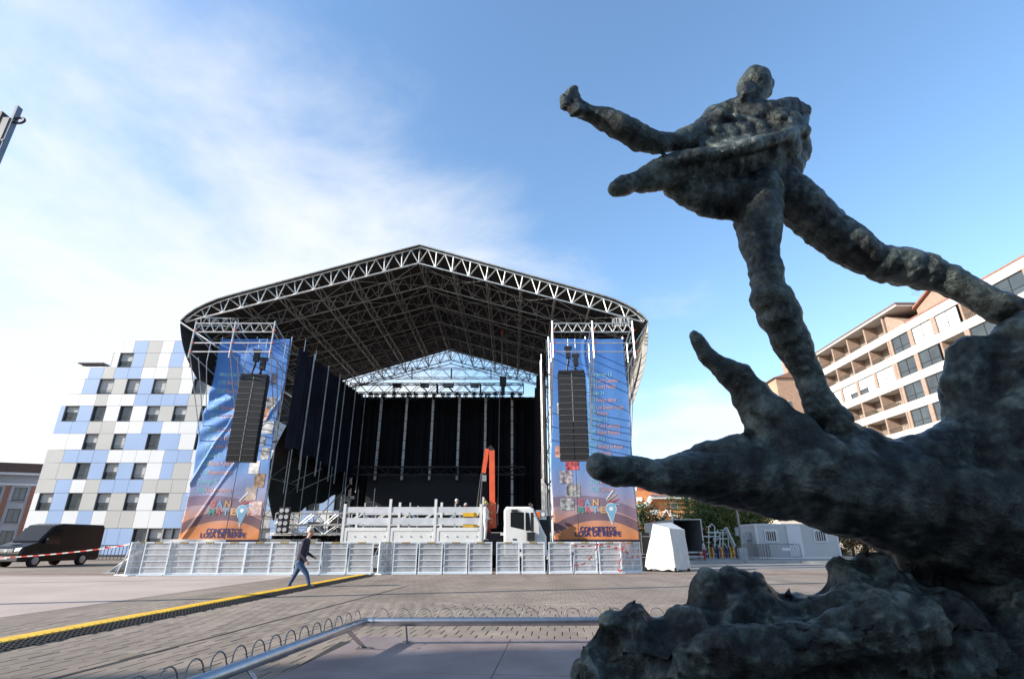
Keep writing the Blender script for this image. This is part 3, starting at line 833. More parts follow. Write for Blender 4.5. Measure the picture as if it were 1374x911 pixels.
def banner(x0, x1, side, lines, tiles, logo_x, conc_x, wr, lz1, lz2, cz1, cz2):
    xm, Z0, Z1 = (x0 + x1) / 2, 1.32, 13.08
    YBN = 30.9
    t = thing('concert_banner', f'tall printed concert banner, blue fading to orange, on the {side} stage tower', 'banner', (xm, YBN, Z0), group='stage banners')
    W_, H_ = x1 - x0, Z1 - Z0
    def fn(u, v):
        x, z = x0 + W_ * u, Z0 + H_ * v
        ed = .10 * math.sin(v * 9 + (0 if side == 'left' else 2)) * math.sin(PI * v) * (2 * u - 1) ** 2
        return (x + ed, YBN - wr(x - xm, z - Z0), z)
    m = MB(); m.grid(fn, 70, 190)
    o = m.build('cloth', banner_mat(f'{side}_banner_print', xm), t, smooth=True)
    sd = o.modifiers.new('thick', 'SOLIDIFY'); sd.thickness = .006; sd.offset = 1 if False else -1
    def put(vs, fs, ox, oz, mt, nm, off=.014):
        # print is laid on the wrinkled cloth
        bm = bmesh.new()
        bv = [bm.verts.new((v[0] + ox, 0, v[1] + oz)) for v in vs]
        for f in fs:
            try: bm.faces.new([bv[i] for i in f])
            except ValueError: pass
        mb = MB()
        bm.verts.ensure_lookup_table(); bm.verts.index_update()
        V = [(v.co.x + xm, YBN - wr(v.co.x, v.co.z) - off, v.co.z + Z0) for v in bm.verts]
        F = [tuple(q.index for q in f.verts) for f in bm.faces]; bm.free()
        mb.add(V, F); return mb.build(nm, mt, t)
    for (px, z, s1, s2, x2) in lines:
        if s1: put(*text_mesh(s1, .36, .006, width=len(s1) * (.095 if ':' in s1 else .115)), px, z, TEAL, 'print_time')
        if s2: put(*text_mesh(s2, .36, .006, width=len(s2) * .108), x2, z, ORNG, 'print_name')
    for i, (px, z, w, h, c1, c2) in enumerate(tiles):
        mb = [(px + w * a / 4, z + h * b_ / 4, 0) for b_ in range(5) for a in range(5)]
        fs = [(b_ * 5 + a, b_ * 5 + a + 1, (b_ + 1) * 5 + a + 1, (b_ + 1) * 5 + a) for b_ in range(4) for a in range(4)]
        put(mb, fs, 0, 0, photo_mat(f'{side}{i}', c1, c2), 'print_portrait', .012)
    cols = [PRED, PCYA, PYEL]
    for k, ch in enumerate('SAN'): put(*text_mesh(ch, .47, .014, width=.33), logo_x + k * .40, lz1, cols[k], 'print_letter')
    for k, (ch, c) in enumerate(zip('MATE', (PGRN, PRED, PCYA, PYEL))): put(*text_mesh(ch, .47, .014, width=.33), logo_x - .02 + k * .40, lz2, c, 'print_letter')
    # map pin that stands for the last O
    cx, cz = logo_x + 1.82, lz2 + .22
    ring = [(cx + .27 * math.cos(a), cz + .27 * math.sin(a), 0) for a in [R(-40 + 260 * k / 20) for k in range(21)]] + [(cx, cz - .78, 0)]
    put(ring, [tuple(range(22))], 0, 0, PCYA, 'print_pin')
    ring = [(cx + .31 * math.cos(a), cz + .31 * math.sin(a), 0) for a in [R(-40 + 260 * k / 20) for k in range(21)]] + [(cx, cz - .88, 0)]
    put(ring, [tuple(range(22))], 0, 0, PWHI, 'print_pin', .008)
    put([(cx + .11 * math.cos(2 * PI * k / 14), cz + .11 * math.sin(2 * PI * k / 14), 0) for k in range(14)], [tuple(range(14))], 0, 0, PWHI, 'print_pin', .02)
    for k, c in enumerate((PWHI, PYEL, PRED, PCYA)):
        a = R(52 - k * 17); r0, r1, w = .3, .95, .025
        d, q = Vector((math.cos(a), math.sin(a))), Vector((-math.sin(a), math.cos(a)))
        b0 = Vector((logo_x + 1.38, lz1 + .05))
        P_ = [b0 + d * r0 - q * w, b0 + d * r1 - q * w * 1.6, b0 + d * r1 + q * w * 1.6, b0 + d * r0 + q * w]
        put([(p.x, p.y, 0) for p in P_], [(0, 1, 2, 3)], 0, 0, c, 'print_ray')
    put(*text_mesh('CONCIERTOS', .34, .012, width=1.95), conc_x + .3, cz1, PNAV, 'print_lettering')
    put(*text_mesh('LOSA DE RENFE', .34, .012, width=2.5), conc_x, cz2, PNAV, 'print_lettering')
    # lacing round the edge and the two cables down the front
    m = MB()
    for k in range(26):
        z = Z0 + .2 + k * .44
        for x, s in ((x0, -1), (x1, 1)): m.tube((x, YBN, z), (x + s * .07, YBN + .12, z + .06), .012, n=4)
    m.build('lacing', PWHI, t, kind='stuff')
    return t
def wrL(x, z):
    # hard diagonal folds pulled from the upper inner corner towards the lower outer edge
    s = (z - 6.4) * .62 + (x + 2.1) * .35 * -1
    a = math.atan2(z + 1.0, 3.2 - x)
    band = max(0.0, min(1.0, (9.6 - z) / 1.4)) * max(0.0, min(1.0, (z - 4.2) / 2.5)) * max(0, min(1, (1.2 - x) / 1.4))
    f = math.sin((z * 1.05 - x * .75) * 4.3 + .8 * math.sin(z * .9)) * .085 * band
    f += .10 * math.exp(-((z - 6.9 - (x + .4) * 2.15) / .16) ** 2) * max(0, min(1, (7.9 - z) / .8)) * max(0, min(1, (z - 0) / .5))
    f += .05 * math.exp(-((z - 2.2 - (x + .9) * 1.9) / .14) ** 2)
    f += .022 * math.sin(x * 2.1 + z * .7) + .014 * math.sin(z * 3.1 - x * 2.6) + .05 * math.sin(z * .55)
    return f
def wrR(x, z):
    f = .03 * math.sin(x * 1.6 + z * .35) + .010 * math.sin(z * 2.2 + x) + .05 * math.sin(z * .42 + 1) + .010 * math.sin(x * 5 + .4 * math.sin(z))
    f += .05 * math.exp(-((x + .05 + .12 * math.sin(z * 1.3)) / .10) ** 2) * max(0, min(1, (z - 7.5) / 1))
    return f
GR = ((.04, .04, .045), (.55, .54, .52))
tl = ((.12, .07, .06), (.65, .45, .38)); tw = ((.30, .30, .30), (.78, .77, .75))
# measured positions on the cloth, metres from its centre and foot
def LB(px, py): p = aY(px, py, 30.9); return p.x - (LX0 + LX1) / 2, p.z - 1.32
def RB(px, py): p = aY(px, py, 30.9); return p.x - (RX0 + RX1) / 2, p.z - 1.32
def ln(F, px, py, s1, s2, px2): a = F(px, py); b = F(px2, py) if px2 else (0, 0); return (a[0], a[1], s1, s2, b[0])
linesL = [ln(LB, 294, 504, 'Miércoles 17', '', 0), ln(LB, 292, 515, '22:00', 'Bea Cuntu', 304), ln(LB, 290, 526, '23:00', 'Rey Guort', 302), ln(LB, 287, 537, 'Jueves 18', '', 0),
          ln(LB, 283, 549, '22:00', 'Orquesta', 296), ln(LB, 281, 560, '22:30', 'La Costa', 294), ln(LB, 278, 578, '22:30', 'La Costera', 290), ln(LB, 277, 590, '21:30', 'Lolly Duola', 288), ln(LB, 276, 601, '22:30', 'Lydra Torro', 287),
          ln(LB, 273, 613, 'Sábado 21', '', 0), ln(LB, 270, 624, '20:30', 'Banda Agustín', 281), ln(LB, 269, 636, '21:00', 'Nuestramente', 280), ln(LB, 265, 648, 'Domingo 22', '', 0), ln(LB, 264, 660, '20:00', 'Abel farramona', 275)]
linesR = [ln(RB, 796, 504, 'Viernes 13', '', 0), ln(RB, 788, 512, '22:00', 'Lurry Camelo', 800), ln(RB, 788, 520, '23:00', 'Loura Nuela', 800), ln(RB, 788, 529, 'Sábado 14', '', 0),
          ln(RB, 788, 538, '21:15', 'Rompe salme', 800), ln(RB, 788, 548, '21:45', 'Los Seenr rojos', 800), ln(RB, 789, 556, '22:45', 'Amparo', 801), ln(RB, 789, 564, 'Domingo 15', '', 0), ln(RB, 789, 573, '21:45', 'Casa Carmina', 802),
          ln(RB, 789, 582, '23:00', 'Rebel Romina', 802), ln(RB, 790, 591, 'Lunes 16', '', 0), ln(RB, 790, 601, '20:00', 'Skama la Rede', 803), ln(RB, 791, 610, '21:20', 'Sinele', 805),
          ln(RB, 792, 648, '23:20', 'Baliaca', 805), ln(RB, 793, 659, '22:40', 'Siloume', 806)]
def tile(F, x0, y0, x1, y1, c1, c2): a, b = F(x0, y1), F(x1, y0); return (a[0], a[1], b[0] - a[0], b[1] - a[1], c1, c2)
tilesL = [tile(LB, 362, 500, 372, 515, (.02, .03, .06), (.10, .12, .18)), tile(LB, 356, 532, 371, 548, *GR), tile(LB, 353, 548, 362, 564, (.25, .10, .05), (.7, .35, .18)), tile(LB, 351, 565, 368, 581, *tw),
          tile(LB, 349, 584, 357, 598, *GR), tile(LB, 349, 600, 363, 616, *GR), tile(LB, 333, 618, 350, 635, *tw), tile(LB, 340, 635, 357, 653, (.10, .06, .03), (.45, .30, .2)), tile(LB, 328, 653, 346, 671, (.22, .18, .17), (.6, .5, .45)), tile(LB, 332, 672, 353, 691, (.45, .14, .12), (.8, .72, .68))]
tilesR = [tile(RB, 745, 598, 754, 613, (.4, .08, .04), (.75, .55, .45)), tile(RB, 759, 616, 776, 630, (.10, .02, .03), (.75, .14, .16)), tile(RB, 751, 631, 768, 648, (.02, .02, .06), (.6, .55, .55)), tile(RB, 760, 649, 778, 666, *GR), tile(RB, 752, 668, 770, 684, *GR), tile(RB, 748, 540, 754, 556, *tw)]
lx, _ = LB(280, 690); cxl, _ = LB(268, 718)
rx, _ = RB(776, 690); cxr, _ = RB(771, 718)
banner(LX0, LX1, 'left', linesL, tilesL, lx, cxl, wrL, LB(280, 679.5)[1], LB(280, 690)[1], LB(280, 714.5)[1], LB(280, 720.5)[1])
banner(RX0, RX1, 'right', linesR, tilesR, rx, cxr, wrR, RB(776, 677.5)[1], RB(776, 687.5)[1], RB(776, 712)[1], RB(776, 718.5)[1])

# ------------------------------------------------------------------ hanging loudspeaker arrays
CAB = mat('black_speaker_cabinet', (.014, .014, .015), .6, 0, .25, 3, .3, 90)
GRIL = mat('speaker_grille', (.022, .022, .023), .55, .2, .25, 40)
def array(xc, zt, n, wd, side, rz, tall):
    t = thing('line_array', f'black line array of stacked loudspeaker cabinets hanging before the {side} banner', 'loudspeaker array', (xc, 27.6, zt - n * tall), rz, 'hanging line arrays')
    H_ = n * tall
    z = H_; y = 0.0
    for i in range(n):
        tilt = R(.3 + 6.5 * (i / n) ** 3); M = Matrix.Rotation(tilt, 3, 'X')
        c = Vector((0, y, z - tall / 2))
        m = MB(); m.obox(c + Vector((0, .30, 0)), (wd, .52, tall - .018), M)
        cb = m.build('cabinet', CAB, t, W=False)
        m = MB()
        for s in (-1, 1): m.obox(c + M @ Vector((s * wd * .255, .032, 0)), (wd * .47, .02, tall - .05), M)
        m.build('grille', GRIL, cb, W=False)
        m = MB(); m.obox(c + M @ Vector((0, .03, 0)), (.035, .03, tall - .05), M)
        if side == 'left' or i < 8: m.build('waveguide', ALUD, cb, W=False)
        for s in (-1, 1): MB().obox(c + M @ Vector((s * (wd / 2 + .02), .2, 0)), (.04, .16, tall * .8), M).build('rigging', BLACK, cb, W=False)
        MB().obox(c + M @ Vector((0, .035, -tall / 2 + .012)), (wd, .02, .014), M).build('seam_strip', ALUD, cb, W=False)
        z -= tall * math.cos(tilt); y += tall * math.sin(tilt) * .9
    m = MB(); m.box(-wd / 2, wd / 2, .02, .5, H_ + .02, H_ + .14); m.tube((-.25, .25, H_ + .14), (-.08, .25, H_ + .75), .04).tube((.30, .25, H_ + .14), (.12, .25, H_ + .75), .04)
    m.build('bumper_frame', BLACK, t, W=False)
    for sx, dz in ((-.12, .9), (.28, .45)):
        m = MB(); m.obox((sx, .25, H_ + dz + .25), (.26, .26, .5)).obox((sx, .25, H_ + dz + .6), (.42, .2, .16)).tube((sx, .25, H_ + dz), (sx - .1, .25, H_ + .2), .05)
        m.build('chain_hoist', BLACK, t, W=False)
    m = MB(); m.tube((-.12, .25, H_ + 1.6), (-.12, .25, 11.92 - (zt - n * tall)), .012, n=4).tube((.28, .25, H_ + 1.1), (.28, .25, 11.92 - (zt - n * tall)), .012, n=4)
    m.build('hoist_chain', STEEL, t, W=False)
    m = MB(); m.tube((.02, -.02, 0), (.02, -.04, -(zt - n * tall) + .02), .016, n=5); m.build('signal_cable', RUBB, t, W=False)
    return t
array(-13.95, 9.68, 14, 1.36, 'left', R(7), .325)
array(3.22, 9.88, 14, 1.42, 'right', R(-3), .335)

# ------------------------------------------------------------------ stage deck, drapes and rigging
deck = thing('stage_deck', 'raised concert stage deck with black front skirt under the roof', 'stage deck', (SX, 38, 0))
MB().box(-13.1, 2.0, 31.0, 48.2, 1.62, 1.78).build('platform', mat('stage_plywood', (.03, .028, .026), .7, 0, .25, 2), deck)
m = MB(); m.grid(lambda u, v: (-13.1 + 15.1 * u, 30.95 - .05 * math.sin(u * 160), 1.62 * v), 180, 1); m.build('skirt', DRAPE, deck)
MB().box(-13.2, 2.1, 30.86, 30.93, 1.64, 1.80).build('edge_strip', WHITE, deck)
def fold(x, f=9.0, a=.13): return a * math.sin(x * f) + a * .5 * math.sin(x * f * 2.3 + 1) + a * .6 * math.sin(x * 1.7)
dr = thing('back_drape', 'black pleated drape across the back of the stage', 'drape', (SX, 46.8, 1.8))
m = MB(); m.grid(lambda u, v: (-14.5 + 17.0 * u, 46.9 - fold(17 * u), 1.8 + (13.55 - 1.8) * v), 420, 4)
m.build('cloth', mat('black_drape', (.016, .017, .022), .85, 0, .3, .7, spec=.3), dr, smooth=True)
MB().box(-14.6, 2.6, 46.95, 47.05, 13.5, 13.6).build('header_bar', ALUD, dr)
pn = thing('backdrop_panel', 'flat dark panel standing low at the back of the stage', 'stage panel', (-8, 46, 1.8))
pa, pb = aY(493, 640, 45.8), aY(655, 640, 45.8)
MB().box(pa.x, pb.x, 45.8, 45.95, 1.8, pa.z + .15).build('panel', mat('dark_blue_panel', (.012, .0125, .016), .55, 0, .2, .5), pn)
MB().box(pa.x, pb.x, 45.97, 46.05, 1.8, 2.0).build('foot', BLACK, pn)
for i, px in enumerate((508, 543, 579, 615, 651, 687)):
    p = aY(px, 585, 45.2)
    names = ['first', 'second', 'third', 'fourth', 'fifth', 'rightmost']
    zb = aY(px, 643, 45.2).z if px != 687 else 2.6
    t = thing('light_pole', f'pale vertical strip pole before the black drape, {names[i]} from the left' if i < 5 else 'pale vertical strip pole before the black drape, rightmost and longest', 'pole', (p.x, 45.2, zb), group='pale poles on the back drape')
    m = MB()
    zt = 13.5; n_ = 9
    for k in range(n_):
        a, b = zb + (zt - zb) * k / n_, zb + (zt - zb) * (k + .93) / n_
        MB().box(p.x - .10, p.x + .10, 45.2 - .05, 45.2 + .05, a, b).build('section', mat('frosted_strip', (.86, .86, .84), .5, 0, .25, 1.2), t)
    MB().box(p.x - .04, p.x + .04, 45.21, 45.24, zb, zt).build('spine', BLACK, t)
lt = thing('cross_truss', 'dark horizontal truss hung low across the black stage drape', 'truss', (SX, 44.8, 6.3))
a, b = aY(475, 631, 44.8), aY(705, 631, 44.8)
zc = (a.z + b.z) / 2
for k in range(5):
    m = MB(); q0, q1 = a.lerp(b, k / 5), a.lerp(b, (k + .985) / 5); q0.z = q1.z = zc
    m.boxtruss(q0, q1, .5, .62, 4, .035, .022); m.build('truss_section', mat('anodised_dark_truss', (.10, .10, .11), .5, .6, .2, 3), lt)
m = MB()
for k in range(4): q = a.lerp(b, (k + .5) / 4); m.tube((q.x, 44.8, zc), (q.x, 44.8, 15.0), .008, n=3)
m.build('hanging_wire', BLACK, lt)
# upper rigs
def rig(name, label, px0, px1, py0, py1, Y, bays, mt, rc, rw):
    a, b = aY(px0, (py0 + py1) / 2, Y), aY(px1, (py0 + py1) / 2, Y)
    h = abs(aY(px0, py0, Y).z - aY(px0, py1, Y).z)
    t = thing(name, label, 'truss', ((a.x + b.x) / 2, Y, a.z - h / 2))
    z = (a.z + b.z) / 2
    for k in range(4):
        q0, q1 = a.lerp(b, k / 4), a.lerp(b, (k + .99) / 4); q0.z = q1.z = z
        MB().boxtruss(q0, q1, .6, h, bays, rc, rw).build('truss_section', mt, t)
    m = MB()
    for k in range(5): q = a.lerp(b, (k + .3) / 5); m.tube((q.x, Y, z), (q.x, Y, 16.5), .010, n=3)
    m.build('hanging_wire', BLACK, t)
    return a, b, z, h
rig('rear_truss', 'thin open truss spanning the sky gap at the back of the stage', 500, 712, 494, 507, 48.6, 4, ALUD, .035, .018)
a, b, z, h = rig('lighting_truss', 'lamp-laden black lighting truss above the back drape', 471, 703, 515, 527, 44.4, 5, BLACK, .045, .03)
ORD = 'leftmost,second,third,fourth,fifth,sixth,seventh,eighth,ninth,tenth,eleventh,twelfth,thirteenth,fourteenth,fifteenth,sixteenth,seventeenth,eighteenth,nineteenth,twentieth,twenty-first,twenty-second'.split(',')
for k in range(22):
    q = a.lerp(b, (k + .5 + random.uniform(-.25, .25)) / 22); zz = z - h / 2
    t = thing('stage_light', f'small dark moving-head stage light, {ORD[k]} from the left under the lighting truss', 'stage light', (q.x, 44.4, zz - .62), group='lights on the lighting truss')
    m = MB(); m.box(-.16, .16, -.14, .14, .44, .60); m.build('lamp_base', BLACK, t, W=False)
    m = MB(); m.box(-.19, -.15, -.06, .06, .14, .46).box(.15, .19, -.06, .06, .14, .46); m.build('yoke', BLACK, t, W=False)
    tl_ = random.uniform(-.8, .5); d = Vector((0, math.sin(tl_), -math.cos(tl_)))
    m = MB(); m.tube(Vector((0, 0, .2)) - d * .16, Vector((0, 0, .2)) + d * .16, .11, .13, 8); m.build('lamp_head', BLACK, t, W=False)
for px, s in ((533, 1), (570, 1), (602, 1.2), (637, 1)):
    q = aY(px, 517, 44.0)
    t = thing('flood_box', {533: 'boxy floodlight leftmost on top of the lighting truss', 570: 'boxy floodlight second from left on the lighting truss', 602: 'largest boxy floodlight at the middle of the lighting truss', 637: 'boxy floodlight rightmost on the lighting truss'}[px], 'floodlight', (q.x, 44.0, q.z - .15), group='floodlights on the lighting truss')
    MB().box(-.35 * s, .35 * s, -.15, .15, 0, .3).build('housing', mat('grey_floodlight', (.16, .155, .15), .5, .2, .2, 3), t, W=False)
    MB().box(-.3 * s, .3 * s, -.17, -.152, .04, .26).build('lens', GLASS, t, W=False)
    MB().tube((-.37 * s, 0, .15), (-.37 * s, 0, .5), .02).tube((.37 * s, 0, .15), (.37 * s, 0, .5), .02).build('bracket', BLACK, t, W=False)
# the motor and cable that hang right of the middle
q = aY(675, 512, 38.5)
t = thing('chain_motor', 'black chain motor on a long steel cable in the middle of the stage', 'chain hoist', (q.x, 38.5, q.z - .7))
MB().box(q.x - .25, q.x + .25, 38.3, 38.7, q.z - .3, q.z + .4).box(q.x - .14, q.x + .14, 38.35, 38.65, q.z - .9, q.z - .3).build('motor_body', BLACK, t)
top = aY(673, 372, 33.2)
MB().tube((q.x - .1, 38.5, q.z + .4), (q.x - .1, 38.5, 16.6), .03, n=5).tube((q.x - .25, 38.5, q.z - .9), (q.x - .3, 38.5, 2.4), .03, n=5).build('cable', ALUD, t)
MB().obox((q.x - .1, 38.5, 16.6), (.2, .2, .25)).build('clamp', REDC, t)

# side drapes with pale poles
sdp = thing('side_drape', 'black pleated drape along the left side of the stage', 'drape', (-13.1, 38, 5))
def sd_fn(u, v):
    y = 30.6 + 16.2 * u
    zt = 12.4 + .9 * u; zb = 6.3 - .3 * u + .3 * math.sin(u * PI * 5) ** 2
    return (-13.05 + fold(16.2 * u, 7, .10), y, zb + (zt - zb) * v)
m = MB(); m.grid(sd_fn, 260, 6); m.build('cloth', mat('navy_black_drape', (.012, .014, .024), .9, 0, .4, .5, spec=.2), sdp, smooth=True)
for i, y in enumerate((32.8, 35.6, 38.2, 39.6, 42.4, 45.4)):
    MB().tube((-12.85, y, 5.4 - (y - 32) * .02), (-12.85, y, 12.6 + (y - 30) * .05), .05, n=6).build('pole', mat('pale_side_pole', (.42, .42, .41), .5, .2, .3, 1.5), sdp)
low = thing('side_skirt', 'slack black cloth sloping below the left side drape', 'drape', (-13, 38, 3))
def lo_fn(u, v):
    y = 31.2 + 15.4 * u; s = .8 * math.sin(v * PI)
    z0, z1 = 2.4 + 3.2 * u, 7.9 - .6 * u
    return (-13.25 - s * .9, y, z0 + (z1 - z0) * v + .12 * math.sin(u * 22) * (1 - v))
m = MB(); m.grid(lo_fn, 70, 10); m.build('cloth', mat('faded_black_cloth', (.030, .028, .025), .9, 0, .3, 1, spec=.2), low, smooth=True)
rdp = thing('right_side_drape', 'black drape hanging along the right side of the stage', 'drape', (2.0, 40, 2))
m = MB(); m.grid(lambda u, v: (2.05 + fold(14 * u, 7, .10), 33 + 13.8 * u, 1.85 + (13.2 - 1.85) * v), 200, 4); m.build('cloth', mat('black_drape', (.010, .0105, .013), .9), rdp, smooth=True)
for y in (31.8, 33.0): MB().tube((1.85, y, .4), (1.85, y, 12.4), .026, n=6).build('pole', ALU, rdp)
# scaffolding and trusses at stage left
sc = thing('stage_scaffold', 'open scaffold and white floor trusses at the left wing of the stage', 'scaffold', (-12, 33, 0))
m = MB()
for k, (pa_, pb_) in enumerate((((372, 612), (408, 590)), ((372, 655), (432, 628)), ((402, 657), (450, 635)), ((372, 640), (395, 632)), ((420, 700), (470, 648)))):
    p, q = aY(*pa_, 33 + k * .8), aY(*pb_, 36 + k * .8); m.tube(p, q, .035, n=5)
m.build('diagonal_brace', ALU, sc)
for i, (x0_, y0_) in enumerate(((-12.9, 31.5), (-12.9, 34), (-12.9, 36.5), (-12.9, 39), (-12.9, 42))):
    MB().tube((x0_, y0_, 1.7), (x0_, y0_, 6.4), .033, n=6).build('standard', ALUD, sc)
for k, (px0, px1, py0, py1, Y) in enumerate(((372, 470, 688, 703, 30.6), (372, 470, 704, 716, 30.4), (470, 660, 688, 700, 31.5))):
    p, q = aY(px0, (py0 + py1) / 2, Y), aY(px1, (py0 + py1) / 2, Y); h = aY(px0, py0, Y).z - aY(px0, py1, Y).z
    MB().boxtruss(p, Vector((q.x, Y, p.z)), .5, h, 6 if k < 2 else 12, .04, .026).build('floor_truss', ALU, sc)
lp = thing('blinder_lamp', 'cluster of eight round white lamps at the left stage edge', 'stage lamp', aY(380, 714, 29.8))
c = aY(380, 697, 29.8)
MB().box(c.x - .3, c.x + .3, 29.82, 29.95, c.z - .65, c.z + .65).build('housing', BLACK, lp)
for i in range(4):
    for j in range(2):
        MB().disc((c.x - .14 + .28 * j, 29.79, c.z - .48 + .32 * i), 'y', .11, .06, 14).build('lamp', mat('lamp_glass', (.42, .42, .42), .3), lp)
MB().tube((c.x, 29.88, 1.7), (c.x, 29.88, c.z - .6), .03).build('stand', BLACK, lp)
for px, py, w, h_, nm in ((410, 713, .7, .55, 'black flight case on the stage edge behind the walking man'), (437, 708, .5, .9, 'tall black case at the stage edge beside the flatbed'), (393, 725, 2.6, .8, 'grey covered crate below the left stage edge')):
    c = aY(px, py, 30.2); z0 = 1.8 if h_ != .8 else .15
    yy = 31.6 if h_ != .8 else 30.4
    t = thing('equipment_case', nm, 'case', (c.x, yy, z0), group='cases at the stage edge')
    mm = mat('grey_tarpaulin', (.22, .215, .2), .8, 0, .2, 2) if h_ == .8 else BLACK
    zz = h_ if h_ != .8 else 1.3
    MB().box(-w / 2, w / 2, -.25, .25, .02, zz).build('case_body', mm, t, W=False)
    m = MB()
    for s in (-1, 1): m.box(s * w / 2 - .02, s * w / 2 + .02, -.27, .27, 0, zz + .02)
    m.build('edge_trim', ALUD, t, W=False)
cg = thing('equipment_rack', 'pile of brown and grey stage gear left of the dark panel', 'equipment', aY(480, 690, 34))
base_ = aY(480, 690, 34)
for i in range(16):
    x, z = base_.x + random.uniform(-.9, .9), 1.8 + random.random() * 2.2
    w, d_, h_ = random.uniform(.2, .7), .3, random.uniform(.08, .25)
    MB().box(x - w / 2, x + w / 2, 33.8 + i * .03, 34.1 + i * .03, z, z + h_).build('gear', mat('rusty_gear', (.22, .17, .15), .7, .2, .4, 5) if i % 2 else ALUD, cg)
for s in (-.9, .9): MB().tube((base_.x + s, 34, 1.78), (base_.x + s, 34, 4.4), .03).build('frame_post', ALU, cg)
wl_ = thing('white_louvre', 'white corrugated panel leaning in the right stage wing', 'panel', (2.6, 33.5, 1.7))
pa, pb = aY(726, 642, 33.5), aY(739, 690, 33.5)
for i in range(6):
    x = pa.x + (pb.x - pa.x) * i / 6
    MB().box(x, x + .07, 33.4 + .01 * i, 33.5, 1.7, pa.z - .12 * i).build('slat', WHITE, wl_)

# ------------------------------------------------------------------ crowd barrier panels before the stage
BARF = mat('white_powder_coat', (.70, .75, .78), .42, 0, .07, 2)
def perforated():
    m = bpy.data.materials.new('perforated_sheet'); m.use_nodes = True
    n, l = m.node_tree.nodes, m.node_tree.links
    b = n['Principled BSDF']; b.inputs['Roughness'].default_value = .45; b.inputs['Metallic'].default_value = .0
    t = n.new('ShaderNodeTexCoord'); oi = n.new('ShaderNodeObjectInfo')
    ad = n.new('ShaderNodeVectorMath'); ad.operation = 'ADD'; l.new(t.outputs['Object'], ad.inputs[0]); l.new(oi.outputs['Location'], ad.inputs[1])
    nz = n.new('ShaderNodeTexNoise'); nz.inputs['Scale'].default_value = 2.2; nz.inputs['Detail'].default_value = 7; nz.inputs['Roughness'].default_value = .7; l.new(ad.outputs[0], nz.inputs['Vector'])
    r = n.new('ShaderNodeValToRGB'); l.new(nz.outputs[0], r.inputs[0])
    r.color_ramp.elements[0].position, r.color_ramp.elements[0].color = .30, (.40, .405, .41, 1)
    r.color_ramp.elements[1].position, r.color_ramp.elements[1].color = .70, (.66, .665, .67, 1)
    l.new(r.outputs[0], b.inputs['Base Color'])
    tr = n.new('ShaderNodeBsdfTransparent'); mx = n.new('ShaderNodeMixShader'); mx.inputs[0].default_value = .38
    l.new(b.outputs[0], mx.inputs[1]); l.new(tr.outputs[0], mx.inputs[2]); l.new(mx.outputs[0], n['Material Output'].inputs[0])
    return m
PERF = perforated()
BYEL, BBLK = mat('sticker_yellow', (.78, .52, .02), .5, 0, .05, 5), mat('sticker_black', (.02, .02, .02), .5)
def make_barrier(w):
    t = thing('crowd_barrier', 'x', 'barrier', (0, 0, 0), group='crowd barriers in front of the stage')
    h = 1.30; q = .022
    m = MB(); m.box(-w / 2, -w / 2 + 2 * q, -q, q, .05, h).box(w / 2 - 2 * q, w / 2, -q, q, .05, h).box(-w / 2 + 2 * q, w / 2 - 2 * q, -q, q, h - .05, h).box(-w / 2 + 2 * q, w / 2 - 2 * q, -q, q, .06, .11)
    m.build('frame', BARF, t, W=False)
    MB().box(-w / 2 + 2 * q, w / 2 - 2 * q, .004, .008, .11, h - .05).build('sheet', PERF, t, W=False)
    for z in (.32, .56, .80, 1.04): MB().box(-w / 2 + 2 * q, w / 2 - 2 * q, -.016, .003, z - .016, z + .016).build('crossbar', BARF, t, W=False)
    m = MB()
    for x in (-.3, 0, .3): m.box(x * w - .015, x * w + .015, .009, .04, .11, h - .05)
    m.build('rear_bar', BARF, t, W=False)
    MB().box(-w / 2 + .004, w / 2 - .004, -.22, .75, .012, .045).build('base_plate', BARF, t, W=False)
    for x in (-w / 2 + .06, w / 2 - .06): MB().tube((x, .03, h - .1), (x, .72, .05), .018, n=5).build('brace', BARF, t, W=False)
    m = MB(); m.box(-.17, .17, -.026, -.0225, h - .046, h - .006, 0)
    for k in range(4):
        x = -.17 + .09 * k; m.add([(x, -.029, h - .045), (x + .035, -.029, h - .045), (x + .07, -.029, h - .007), (x + .035, -.029, h - .007)], [(0, 1, 2, 3)], 1)
    m.build('hazard_sticker', [BYEL, BBLK], t, W=False)
    m = MB()
    for z in (.35, .95): m.box(w / 2 - .01, w / 2 + .02, -.03, .03, z, z + .06)
    m.build('hinge', STEEL, t, W=False)
    return t
def fence_y(x): return 25.25 + .10 * x
def fence_at(px):
    d = ray(px, 748); t = 25.25 / (d.y - .10 * d.x); return d.x * t
edges = [(193, 225), (227, 259), (261, 294), (295, 328), (330, 362), (363, 396), (398, 431), (432, 465), (467, 500), (526, 560), (561, 594), (595, 627), (628, 661), (665, 698), (699, 732), (735, 768), (769, 802), (803, 834)]
wd = [fence_at(b_) - fence_at(a) for a, b_ in edges]
WB = sum(wd) / len(wd)
ordn = ['leftmost facing', 'second', 'third', 'fourth', 'fifth', 'sixth', 'seventh', 'eighth', 'ninth and last before the gap']
ordr = ['first', 'second', 'third', 'fourth', 'fifth', 'sixth', 'seventh', 'eighth', 'ninth']
proto = make_barrier(WB)
for i, (a, b_) in enumerate(edges):
    lab = (f'white steel crowd barrier panel, {ordn[i]} from the left end' if i < 8 else 'white steel crowd barrier panel, last one left of the dark gap') if i < 9 else f'white steel crowd barrier panel, {ordr[i - 9]} to the right of the dark gap'
    x = (fence_at(a) + fence_at(b_)) / 2
    o = proto if i == 0 else dup(proto, (0, 0, 0))
    o['label'] = lab
    o.location = (x, fence_y(x) + random.uniform(-.05, .05), 0); o.rotation_euler = (random.uniform(-.012, .012), 0, math.atan(.10) + random.uniform(-.04, .04))
